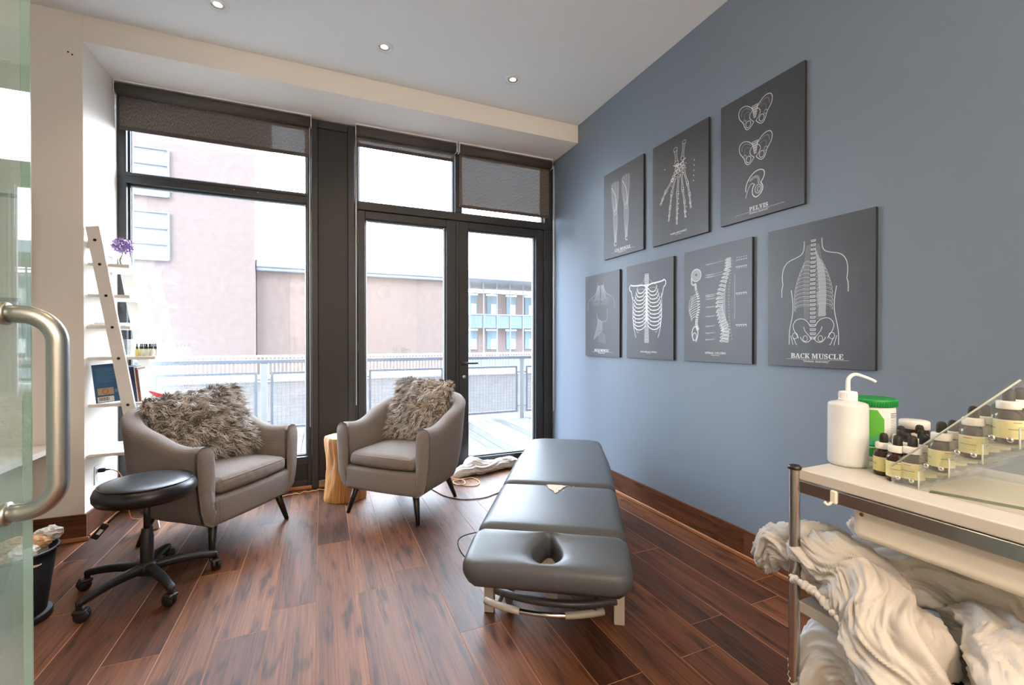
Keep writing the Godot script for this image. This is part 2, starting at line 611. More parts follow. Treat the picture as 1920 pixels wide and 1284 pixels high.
# four bars round an opening, each a part; depth z0 (outer) .. z1 (inner)
func bars(parent: Node3D, called: String, x0: float, x1: float, y0: float, y1: float, l: float, r: float, b: float, t: float, z0: float, z1: float, mat: Material, bev := 0.004):
	var zc := (z0 + z1) / 2
	var dz := absf(z1 - z0)
	if l > 0: box(called, Vector3(x0 + l / 2, (y0 + y1) / 2, zc), Vector3(l, y1 - y0, dz), mat, parent, bev)
	if r > 0: box(called, Vector3(x1 - r / 2, (y0 + y1) / 2, zc), Vector3(r, y1 - y0, dz), mat, parent, bev)
	if b > 0: box(called, Vector3((x0 + l + x1 - r) / 2, y0 + b / 2, zc), Vector3(x1 - r - x0 - l, b, dz), mat, parent, bev)
	if t > 0: box(called, Vector3((x0 + l + x1 - r) / 2, y1 - t / 2, zc), Vector3(x1 - r - x0 - l, t, dz), mat, parent, bev)

func glazing(parent: Node3D, x0: float, x1: float, y0: float, y1: float):
	var zg := ZW - 0.055
	box("pane", Vector3((x0 + x1) / 2, (y0 + y1) / 2, zg), Vector3(x1 - x0, y1 - y0, 0.006), M.glass, parent, 0.001)
	bars(parent, "glazing_bead", x0 - 0.001, x1 + 0.001, y0 - 0.001, y1 + 0.001, 0.012, 0.012, 0.012, 0.012, zg - 0.004, zg + 0.016, M.frame, 0.003)
	bars(parent, "spacer_bar", x0 + 0.009, x1 - 0.009, y0 + 0.009, y1 - 0.009, 0.009, 0.009, 0.009, 0.009, zg - 0.022, zg - 0.006, M.spacer, 0.002)

func build_windows():
	var zo := ZW - 0.10
	# left window with a fixed light above and a panel below
	var w1 := thing("window_1", "tall dark framed window with fixed pane over the low panel", "window", Vector3.ZERO, 0.0, "", "structure")
	bars(w1, "frame_bar", XL, -0.078, 0.0, HS, 0.052, 0.03, 0.07, 0.055, zo, ZW, M.frame)
	box("transom_bar", Vector3(-0.695, 2.388, ZW - 0.05), Vector3(1.185, 0.075, 0.1), M.frame, w1, 0.004)
	box("transom_lip", Vector3(-0.695, 2.408, ZW + 0.002), Vector3(1.18, 0.02, 0.012), M.frame, w1, 0.003)
	for k in 2: lathed("screw", disc_prof(0.004, 0.003, 0.001), M.steel, w1, 10, Vector3(-0.62 + k * 0.16, 2.385, ZW), Basis(Vector3.RIGHT, PI / 2))
	box("sill_bar", Vector3(-0.695, 0.235, ZW - 0.045), Vector3(1.185, 0.06, 0.11), M.frame, w1, 0.004)
	box("kick_panel", Vector3(-0.695, 0.135, ZW - 0.05), Vector3(1.19, 0.15, 0.03), M.frame_dark, w1, 0.003)
	glazing(w1, -1.281, -0.108, 0.264, 2.351)
	glazing(w1, -1.281, -0.108, 2.425, HS - 0.055)
	# dark metal pillar between window and doors
	var p1 := thing("trim_1", "dark metal clad pillar between window and glass doors", "pillar", Vector3.ZERO, 0.0, "", "structure")
	box("side_channel", Vector3(-0.051, 1.515, ZW - 0.035), Vector3(0.052, 3.03, 0.13), M.frame, p1, 0.006)
	box("side_channel", Vector3(0.232, 1.515, ZW - 0.035), Vector3(0.056, 3.03, 0.13), M.frame, p1, 0.006)
	box("face_panel", Vector3(0.09, 1.5, ZW - 0.04), Vector3(0.23, 2.98, 0.1), M.frame_dark, p1, 0.003)
	box("head_bar", Vector3(0.09, 3.0, ZW - 0.035), Vector3(0.23, 0.06, 0.12), M.frame, p1, 0.005)
	box("foot_bar", Vector3(0.09, 0.035, ZW - 0.03), Vector3(0.23, 0.05, 0.1), M.steel_dull, p1, 0.004)
	# two fixed lights over the doors
	var w2 := thing("window_2", "dark framed pair of fixed lights over the glass doors", "window", Vector3.ZERO, 0.0, "", "structure")
	bars(w2, "frame_bar", 0.26, XR - 0.001, 2.342, HS, 0.03, 0.092, 0.073, 0.055, zo, ZW, M.frame)
	box("mullion_bar", Vector3(1.18, 2.7, ZW - 0.05), Vector3(0.068, 0.57, 0.1), M.frame, w2, 0.004)
	glazing(w2, 0.29, 1.146, 2.415, HS - 0.055)
	glazing(w2, 1.214, 2.085, 2.415, HS - 0.055)
	box("jamb", Vector3(0.272, 1.171, ZW - 0.05), Vector3(0.022, 2.34, 0.1), M.frame, w2, 0.004)
	box("jamb", Vector3(2.128, 1.171, ZW - 0.05), Vector3(0.098, 2.34, 0.1), M.frame, w2, 0.004)
	box("threshold", Vector3(1.18, 0.006, ZW - 0.05), Vector3(1.8, 0.02, 0.12), M.steel_dull, w2, 0.004)
	# the two leaves
	var d1 := thing("door_1", "fixed glass door leaf behind the tub chair with log stump", "door", Vector3.ZERO, 0.0, "", "structure")
	bars(d1, "leaf_bar", 0.286, 1.183, 0.018, 2.338, 0.06, 0.117, 0.083, 0.065, ZW - 0.085, ZW - 0.012, M.frame)
	glazing(d1, 0.346, 1.066, 0.101, 2.273)
	box("astragal", Vector3(1.168, 1.178, ZW - 0.006), Vector3(0.026, 2.3, 0.016), M.frame, d1, 0.004)
	for y in [0.35, 1.15, 2.1]: box("hinge", Vector3(0.282, y, ZW + 0.003), Vector3(0.016, 0.11, 0.02), M.black_plastic, d1, 0.006, 2)
	var d2 := thing("door_2", "glass door leaf with black lever handle beside the blue wall", "door", Vector3.ZERO, 0.0, "", "structure")
	bars(d2, "leaf_bar", 1.187, 2.076, 0.018, 2.338, 0.091, 0.084, 0.083, 0.065, ZW - 0.085, ZW - 0.012, M.frame)
	glazing(d2, 1.278, 1.992, 0.101, 2.273)
	for y in [0.35, 0.92, 1.75, 2.1]: box("hinge", Vector3(2.083, y, ZW + 0.003), Vector3(0.018, 0.11, 0.02), M.black_plastic, d2, 0.006, 2)
	var hx := 1.232
	var hy := 1.005
	var hd := lathed("handle", disc_prof(0.026, 0.012, 0.003), M.black_plastic, d2, 24, Vector3(hx, hy, ZW - 0.012), Basis(Vector3.RIGHT, PI / 2))
	tubed("lever", curve([Vector3(hx, hy, ZW), Vector3(hx, hy, ZW + 0.04), Vector3(hx + 0.02, hy, ZW + 0.052), Vector3(hx + 0.12, hy, ZW + 0.05)], 16), 0.0095, M.black_plastic, hd, 10)
	lathed("lock_cylinder", disc_prof(0.016, 0.014, 0.003), M.steel, d2, 20, Vector3(hx, hy - 0.13, ZW - 0.012), Basis(Vector3.RIGHT, PI / 2))
	# roller blinds
	blind("roller blind half lowered over the window beside the pillar", -1.318, -0.082, 2.712)
	blind("dark roller blind rolled right up above the fixed door leaf", 0.272, 1.135, 2.868)
	blind("grey roller blind lowered over the light next to the blue wall", 1.172, 2.128, 2.455)
	# bead chains
	for e in [[-0.086, 0.52, "white bead chain hanging on the pillar's window side"], [0.268, 0.675, "white bead chain hanging on the pillar's door side"], [2.158, 0.51, "white bead chain hanging at the blue wall corner"]]:
		var c := thing("bead_chain", e[2], "chain", Vector3(e[0], 0, -3.952), 0.0, "blind chains")
		var dx := 0.009
		tubed("strand", [Vector3(0, 2.98, 0), Vector3(0, e[1] + 0.01, 0)], 0.0026, M.chain, c, 6)
		tubed("strand", [Vector3(0, 2.98, dx * 2), Vector3(0, e[1] + 0.01, dx * 2)], 0.0026, M.chain, c, 6)
		tubed("loop", curve([Vector3(0, e[1] + 0.012, 0), Vector3(0, e[1], dx * 0.5), Vector3(0, e[1], dx * 1.5), Vector3(0, e[1] + 0.012, dx * 2)], 10), 0.0026, M.chain, c, 6)

func blind(label: String, x0: float, x1: float, yb: float):
	var o := thing("roller_blind", label, "blind", Vector3.ZERO, 0.0, "roller blinds")
	var zc := -3.945
	var xc := (x0 + x1) / 2
	var w := x1 - x0
	box("head_rail", Vector3(xc, HS - 0.008, zc), Vector3(w + 0.02, 0.014, 0.062), M.rail_white, o, 0.002)
	for x in [x0 - 0.006, x1 + 0.006]: box("bracket", Vector3(x, HS - 0.05, zc), Vector3(0.006, 0.09, 0.06), M.rail_white, o, 0.002)
	lathed("roll", [Vector2(0.001, 0), Vector2(0.039, 0), Vector2(0.039, 0), Vector2(0.039, w), Vector2(0.039, w), Vector2(0.001, w)], M.blind_body, o, 24, Vector3(x0, HS - 0.056, zc), Basis(Vector3(0, 0, 1), -PI / 2))
	var yt := HS - 0.06
	box("fabric", Vector3(xc, (yt + yb) / 2, zc - 0.03), Vector3(w - 0.012, yt - yb, 0.0016), M.screen, o, 0.0005)
	box("hem_bar", Vector3(xc, yb + 0.014, zc - 0.03), Vector3(w - 0.012, 0.03, 0.01), M.blind_body, o, 0.004)

func build_downlights():
	# visible row near the windows and the rows that go on behind, plus the hall
	var spots := []
	for x in [-0.559, 0.392, 1.337]: spots.append([Vector3(x, HC, -3.085), 1])
	for x in [-1.5, -0.559, 0.392]: spots.append([Vector3(x, HC, -1.2), 1])
	for x in [-1.5, -0.2]: spots.append([Vector3(x, HC, 1.8), 2])
	var names := ["round recessed downlight in the ceiling above the fur cushion by the shelf", "round recessed downlight in the ceiling in front of the dark pillar", "round recessed downlight in the ceiling closest to the blue wall"]
	for k in spots.size():
		var p: Vector3 = spots[k][0]
		var o := thing("downlight", names[k] if k < 3 else ("recessed downlight in the ceiling over the room's middle" if spots[k][1] == 1 else "recessed downlight in the hall ceiling"), "ceiling light", p, 0.0, "recessed ceiling downlights")
		lathed("trim_ring", [Vector2(0.036, -0.001), Vector2(0.038, -0.006), Vector2(0.058, -0.005), Vector2(0.062, -0.0005), Vector2(0.062, 0.0)], M.rail_white, o, 32)
		lathed("reflector", [Vector2(0.024, -0.0015), Vector2(0.0365, -0.004), Vector2(0.0375, -0.001)], M.reflector, o, 28)
		lathed("lamp", [Vector2(0.0001, -0.003), Vector2(0.018, -0.003), Vector2(0.024, -0.001)], M.lamp, o, 24)
		var l := SpotLight3D.new()
		l.name = "lamp_light"
		l.light_color = Color(1.0, 0.85, 0.68)
		l.light_energy = LAMP if spots[k][1] == 1 else HALL
		l.spot_angle = 62.0
		l.spot_range = 9.0
		l.spot_attenuation = 2.0
		l.spot_angle_attenuation = 0.6
		l.light_size = 0.03
		l.shadow_enabled = true
		l.position = Vector3(0, -0.02, 0)
		l.rotation.x = -PI / 2
		o.add_child(l)
var LAMP := 0.5
var HALL := 5.0

func build_pendants():
	# globe lamps of the reception hall behind the open front
	for x in [-0.35, 1.25]:
		var o := thing("pendant_lamp", "white globe pendant lamp hanging in the hall", "lamp", Vector3(x, 2.25, 1.75), 0.0, "globe pendants of the hall")
		lathed("globe_lamp", [Vector2(0.001, -0.14), Vector2(0.07, -0.121), Vector2(0.121, -0.07), Vector2(0.14, 0.0), Vector2(0.121, 0.07), Vector2(0.07, 0.121), Vector2(0.02, 0.14)], M.globe, o, 24)
		tubed("cable", [Vector3(0, 0.13, 0), Vector3(0, HC - 2.25, 0)], 0.004, M.black_plastic, o, 6)
		var l := OmniLight3D.new()
		l.name = "lamp_light"
		l.light_color = Color(1.0, 0.945, 0.87)
		l.light_energy = GLOBE
		l.omni_range = 12.0
		l.omni_attenuation = 2.0
		l.light_size = 0.13
		l.shadow_enabled = true
		o.add_child(l)
var GLOBE := 1.9

func build_outdoors():
	# timber deck
	var dk := thing("wooden_deck", "weathered grey timber deck outside the glass doors", "deck")
	var bw := 0.142
	var x := -3.2
	var k := 0
	while x < 6.5:
		var st := S(false)
		board_box(st, Vector3(x + 0.003, -0.06, -7.0), Vector3(x + bw - 0.003, -0.03, ZW - 0.11), 2)
		fin(st, "deck_board", M.decks[(k * 5 + k / 3) % 3], dk)
		x += bw
		k += 1
	box("joist", Vector3(1.65, -0.12, -5.5), Vector3(9.6, 0.1, 2.9), M.concrete, dk)
	# railing
	var zr := -6.5
	var rl := thing("metal_railing", "pale grey metal railing with wire mesh panels round the deck", "railing", Vector3(0, -0.03, zr))
	box("top_rail", Vector3(1.2, 0.975, 0), Vector3(9.6, 0.05, 0.05), M.pale_metal, rl, 0.008, 2)
	var posts := []
	for q in 9: posts.append(-3.12 + 1.218 * q)
	for q in posts.size():
		box("post", Vector3(posts[q], 0.48, 0), Vector3(0.075, 0.96, 0.03), M.rail_post, rl, 0.004)
		if q == posts.size() - 1: continue
		var a: float = posts[q] + 0.075
		var b: float = posts[q + 1] - 0.075
		var pf := box("panel_frame", Vector3(a + 0.015, 0.47, 0), Vector3(0.03, 0.74, 0.025), M.pale_metal, rl, 0.003)
		box("frame_bar", Vector3(b - 0.015, 0.47, 0), Vector3(0.03, 0.74, 0.025), M.pale_metal, pf, 0.003)
		for y in [0.115, 0.825]: box("frame_bar", Vector3((a + b) / 2, y, 0), Vector3(b - a - 0.06, 0.03, 0.025), M.pale_metal, pf, 0.003)
		for y in [0.2, 0.74]:
			for xx in [a - 0.02, b + 0.02]: box("clip", Vector3(xx, y, 0), Vector3(0.05, 0.02, 0.02), M.pale_metal, pf, 0.003)
		var st := S(false)
		var i := a + 0.03
		while i < b - 0.02:
			wire(st, Vector3(i, 0.13, 0), Vector3(i, 0.81, 0), 0.0028)
			i += 0.05
		i = 0.17
		while i < 0.81:
			wire(st, Vector3(a + 0.03, i, 0.004), Vector3(b - 0.03, i, 0.004), 0.0028)
			i += 0.05
		var wm := fin(st, "wire_mesh", M.pale_metal, rl)
		wm.set_meta("kind", "stuff")
	# white brick parapet with a picket rail, across the lane
	var pw := thing("parapet_wall", "white brick parapet wall behind the mesh railing", "wall", Vector3(2, 0, -10.2))
	box("brickwork", Vector3(0, -1.75, 0), Vector3(26, 4.3, 0.3), M.brick_white, pw)
	box("coping", Vector3(0, 0.43, 0), Vector3(26, 0.09, 0.36), M.white_stone, pw, 0.01)
	var pf2 := thing("picket_rail", "fine pale picket fence on top of the white parapet", "fence", Vector3(2, 0.475, -10.2))
	box("rail", Vector3(0, 0.42, 0), Vector3(26, 0.04, 0.04), M.white_stone, pf2)
	box("rail", Vector3(0, 0.03, 0), Vector3(26, 0.03, 0.03), M.white_stone, pf2)
	var sp := S(false)
	var px := -13.0
	while px < 13.0:
		wire(sp, Vector3(px, 0.0, 0), Vector3(px, 0.41, 0), 0.012)
		px += 0.072
	fin(sp, "pickets", M.white_stone, pf2).set_meta("kind", "stuff")
	# long pink brick building with a taller block at its left
	var zf := -18.0
	var b1 := thing("brick_building", "tall pale pink brick block with gridded windows", "building", Vector3(-7.45, -3.0, zf))
	box("wall", Vector3(-0.72, 9.0, -3.0), Vector3(12.0, 18.0, 6.0), M.brick_pink, b1, 0.02)
	for wy in [[6.86, 8.42], [8.95, 10.5], [4.0, 4.02]]:
		if wy[1] - wy[0] < 0.5: continue
		for wx in [[-0.75, 2.8], [-5.2, -1.7]]:
			var wn := box("window", Vector3((wx[0] + wx[1]) / 2, (wy[0] + wy[1]) / 2, 0.0), Vector3(wx[1] - wx[0], wy[1] - wy[0], 0.06), M.window_far, b1, 0.01)
			for g in 4: box("mullion", Vector3(lerpf(wx[0], wx[1], g / 3.0), (wy[0] + wy[1]) / 2, 0.05), Vector3(0.06, wy[1] - wy[0], 0.06), M.pale_metal, wn, 0.005)
			for g in 4: box("glazing_bar", Vector3((wx[0] + wx[1]) / 2, lerpf(wy[0], wy[1], g / 3.0), 0.05), Vector3(wx[1] - wx[0], 0.05, 0.06), M.pale_metal, wn, 0.005)
	var b2 := thing("brick_building", "low pale pink brick building with a grey eaves band", "building", Vector3(1.6, -3.0, zf - 0.25))
	box("wall", Vector3(0, 3.4, -3.0), Vector3(7.5, 6.8, 6.0), M.brick_low, b2, 0.02)
	box("eaves", Vector3(0, 6.98, -2.95), Vector3(7.5, 0.3, 6.3), M.eaves, b2, 0.05)
	box("gutter", Vector3(0, 6.78, 0.08), Vector3(7.5, 0.14, 0.16), M.eaves, b2, 0.05, 2)
	# far building: brick behind a light curtain wall
	var b3 := thing("office_building", "distant office block with blue grey spandrel band and mullions", "building", Vector3(19.0, -4.0, -31.0))
	box("wall", Vector3(0, 4.4, -2.0), Vector3(19.0, 8.8, 3.0), M.brick_office, b3, 0.02)
	box("roof_slab", Vector3(0, 9.75, -0.8), Vector3(20.0, 0.6, 6.0), M.eaves, b3, 0.03)
	for q in 2:
		var zy: float = [7.15, 4.5][q]
		for g in 12:
			var gx := -8.7 + g * 1.59
			var ww := box("window", Vector3(gx, zy + 0.72, -0.47), Vector3(0.82, 1.4, 0.1), M.building_glass, b3, 0.02)
			box("window_head", Vector3(gx, zy + 1.5, -0.46), Vector3(0.92, 0.14, 0.14), M.stone, ww, 0.01)
			box("blind", Vector3(gx + 0.12, zy + 0.42, -0.4), Vector3(0.4, 0.75, 0.03), M.white_stone, ww, 0.005)
	for g in 18:
		var gx2 := -9.1 + g * 1.06
		box("mullion", Vector3(gx2, 4.75, 0.3), Vector3(0.06, 9.5, 0.12), M.pale_metal, b3, 0.005)
		for sy in [6.6, 3.4]: box("spandrel_panel", Vector3(gx2 + 0.53, sy, 0.25), Vector3(0.98, 0.98, 0.05), M.spandrel, b3, 0.005)
	for sy in [8.86, 4.2, 7.12]: box("transom", Vector3(0, sy, 0.3), Vector3(19.0, 0.07, 0.1), M.pale_metal, b3, 0.005)
	var own := thing("upper_storeys", "brick upper storeys of this building above the window wall", "building", Vector3(0, 0, 0))
	box("wall", Vector3(0, 13.0, -0.5), Vector3(30, 19.0, 7.2), M.brick_far, own, 0.02)
	box("side_wall", Vector3(-9.2, -0.4, -0.4), Vector3(11.6, 7.6, 7.2), M.brick_far, own, 0.02)
	box("side_wall", Vector3(8.8, -0.4, -0.4), Vector3(12.4, 7.6, 7.2), M.brick_far, own, 0.02)
	span("ground_outside", "pale paved ground far below the deck", Vector3(-40, -4.2, -60), Vector3(50, -4.0, ZW - 0.2), M.concrete, "ground")

func wire(st: SurfaceTool, a: Vector3, b: Vector3, r: float):
	var t := (b - a).normalized()
	var x := t.cross(Vector3(0.3, 0.2, 1.0)).normalized() * r
	var y := t.cross(x)
	var p := [x, y, -x, -y]
	for k in 4:
		var q := (k + 1) % 4
		quad(st, a + p[k], a + p[q], b + p[q], b + p[k])

# ---------------------------------------------------------------- furniture and small things
func build_objects():
	build_posters()
	build_chairs()
	build_log()
	build_table()
	build_stool()
	build_shelf()
	build_trolley()
	build_left_side()
	build_floor_things()

func build_posters():
	var d := [
		["leg", "dark anatomy print of two muscled legs, titled LEG MUSCLE", -3.077, 1.886],
		["hand", "dark anatomy print of a skeletal hand and wrist", -2.486, 1.88],
		["pelvis", "dark anatomy print with three pelvis drawings", -1.905, 1.886],
		["neck", "dark anatomy print of neck muscles, titled NECK MUSCLE", -3.356, 1.083],
		["rib", "dark anatomy print of a rib cage from the front", -2.775, 1.086],
		["spine", "dark anatomy print of a spine beside a small side-view skeleton", -2.188, 1.088],
		["back", "dark anatomy print of a back, titled BACK MUSCLE", -1.603, 1.09]]
	for e in d:
		var o := thing("anatomy_print", e[1], "poster", Vector3(XR - 0.0005, e[3], e[2]), -PI / 2, "anatomy prints on the blue wall")
		var w := 0.492
		var h := 0.698
		box("board", Vector3(w / 2, h / 2, 0.009), Vector3(w, h, 0.018), M.board, o, 0.002)
		var st := S(false)
		var z := 0.0184
		quv(st, [Vector3(0.001, 0.001, z), Vector3(w - 0.001, 0.001, z), Vector3(w - 0.001, h - 0.001, z), Vector3(0.001, h - 0.001, z)], [Vector2(0, 1), Vector2(1, 1), Vector2(1, 0), Vector2(0, 0)])
		var m := std(255, 255, 255, 0.5)
		m.metallic_specular = 1.0
		m.clearcoat_enabled = true
		m.clearcoat = 0.25
		m.clearcoat_roughness = 0.5
		m.albedo_texture = tex_of(print_image(e[0]))
		fin(st, "print", m, o)
		var tx: Dictionary = {"leg": ["LEG MUSCLE", 0.021, 0.052], "hand": ["HAND AND WRIST", 0.011, 0.052], "pelvis": ["PELVIS", 0.022, 0.052], "neck": ["NECK MUSCLE", 0.02, 0.052], "rib": ["SPINE RIB CAGE THORAX", 0.0095, 0.05], "spine": ["SPINAL COLUMN", 0.0125, 0.055], "back": ["BACK MUSCLE", 0.0235, 0.054]}
		var t: Array = tx[e[0]]
		lettering(o, "title", t[0], t[1], Vector3(w * 0.5, t[2], z + 0.0002))
		lettering(o, "subtitle", "\"Human Anatomy\"" if t[1] > 0.015 else "Human Anatomy", t[1] * 0.42, Vector3(w * 0.5, t[2] - t[1] * 1.05, z + 0.0002))
		if t[1] > 0.015:
			box("rule", Vector3(w * 0.5, t[2] - t[1] * 0.68, z + 0.0002), Vector3(0.29, 0.0011, 0.0004), M.ink, o, 0.0001)

func lettering(parent: Node3D, called: String, text: String, cap: float, at: Vector3):
	var f := SystemFont.new()
	f.font_names = PackedStringArray(["Droid Serif"])
	f.font_weight = 700 if called == "title" else 400
	var t := TextMesh.new()
	t.text = text
	t.font = f
	t.font_size = 48
	t.pixel_size = cap / 34.0
	t.depth = 0.0004
	t.curve_step = 2.0
	put(t, called, M.ink, parent, at)

# --- chalk drawings, canvas 500 x 700 millimetres
var ink: PackedByteArray
var iw := 700
var ih := 980

func stroke(pts: Array, w := 2.2, a := 0.8):
	var k := iw / 500.0
	for i in pts.size() - 1:
		var p: Vector2 = pts[i] * k
		var q: Vector2 = pts[i + 1] * k
		var r := w * k * 0.62
		var d := q - p
		var l2 := maxf(d.length_squared(), 0.0001)
		for y in range(maxi(0, int(minf(p.y, q.y) - r - 1)), mini(ih, int(maxf(p.y, q.y) + r + 2))):
			for x in range(maxi(0, int(minf(p.x, q.x) - r - 1)), mini(iw, int(maxf(p.x, q.x) + r + 2))):
				var c := Vector2(x + 0.5, y + 0.5)
				var t := clampf((c - p).dot(d) / l2, 0, 1)
				var cov := clampf(r + 0.5 - c.distance_to(p + d * t), 0, 1) * minf(a * 1.12, 0.95)
				var at := (y * iw + x) * 2 + 1
				var v := int(255 * cov)
				if v > ink[at]: ink[at] = v

func arc(c: Vector2, rx: float, ry: float, a0: float, a1: float, n := 14) -> Array:
	var out := []
	for i in n + 1:
		var a := deg_to_rad(lerpf(a0, a1, float(i) / n))
		out.append(c + Vector2(cos(a) * rx, sin(a) * ry))
	return out

func bez(a: Vector2, b: Vector2, c: Vector2, d: Vector2, n := 14) -> Array:
	var out := []
	for i in n + 1: out.append(a.bezier_interpolate(b, c, d, float(i) / n))
	return out

func bone(a: Vector2, b: Vector2, w: float, al := 0.8):
	var t := (b - a).normalized()
	var n := Vector2(-t.y, t.x)
	for s in [-1, 1]:
		stroke(bez(a + n * w * s, a + t * w * 2 + n * w * 0.35 * s, b - t * w * 2 + n * w * 0.35 * s, b + n * w * s, 8), 2.2, al)
	stroke(arc(a, w, w * 0.8, 0, 360, 12), 2.0, al)
	stroke(arc(b, w, w * 0.8, 0, 360, 12), 2.0, al)
	stroke([a.lerp(b, 0.15), a.lerp(b, 0.85)], w * 0.5, al * 0.35)

func vertebrae(path: Array, n: int, w0: float, w1: float, al := 0.8, spikes := 0.0):
	var m := path.size() - 1
	for i in n:
		var f := float(i) / (n - 1) * m
		var k := mini(int(f), m - 1)
		var p: Vector2 = path[k].lerp(path[k + 1], f - k)
		var t: Vector2 = (path[k + 1] - path[k]).normalized()
		var nn := Vector2(-t.y, t.x)
		var w := lerpf(w0, w1, float(i) / (n - 1))
		stroke([p - nn * w - t * w * 0.4, p + nn * w - t * w * 0.4, p + nn * w * 0.8 + t * w * 0.3, p - nn * w * 0.8 + t * w * 0.3, p - nn * w - t * w * 0.4], 2.0, al)
		stroke([p - nn * w * 0.6, p + nn * w * 0.6], w * 0.45, al * 0.5)
		if spikes > 0.0:
			stroke([p + nn * w, p + nn * (w + spikes) + t * spikes * 0.5, p + nn * w * 0.9 + t * w * 0.5], 2.2, al)
			stroke([p + nn * w, p + nn * (w + spikes * 0.6) - t * spikes * 0.1], 3.0, al * 0.7)

func pelvis_draw(c: Vector2, s: float, al := 0.8):
	for g in [-1, 1]:
		var f := func(x: float, y: float) -> Vector2: return c + Vector2(x * g, y) * s
		stroke(bez(f.call(12, -20), f.call(40, -70), f.call(100, -75), f.call(95, -25)), 3.0, al)
		stroke(bez(f.call(95, -25), f.call(90, 10), f.call(70, 10), f.call(62, 40)), 3.0, al)
		stroke(bez(f.call(62, 40), f.call(50, 80), f.call(30, 75), f.call(6, 42)), 3.0, al)
		stroke(bez(f.call(12, -20), f.call(30, -5), f.call(45, 10), f.call(6, 42)), 2.6, al)
		stroke(arc(f.call(38, 42), 14 * s, 17 * s, 0, 360, 16), 2.6, al)
		stroke(bez(f.call(25, -25), f.call(50, -55), f.call(85, -50), f.call(78, -15)), 5.0, al * 0.35)
		stroke(bez(f.call(30, -15), f.call(55, -30), f.call(70, -20), f.call(60, 15)), 4.0, al * 0.3)
		stroke(arc(f.call(60, 22), 9 * s, 10 * s, 0, 360, 12), 2.2, al * 0.8)
	vertebrae([c + Vector2(0, -32) * s, c + Vector2(0, 22) * s], 6, 17 * s, 7 * s, al)

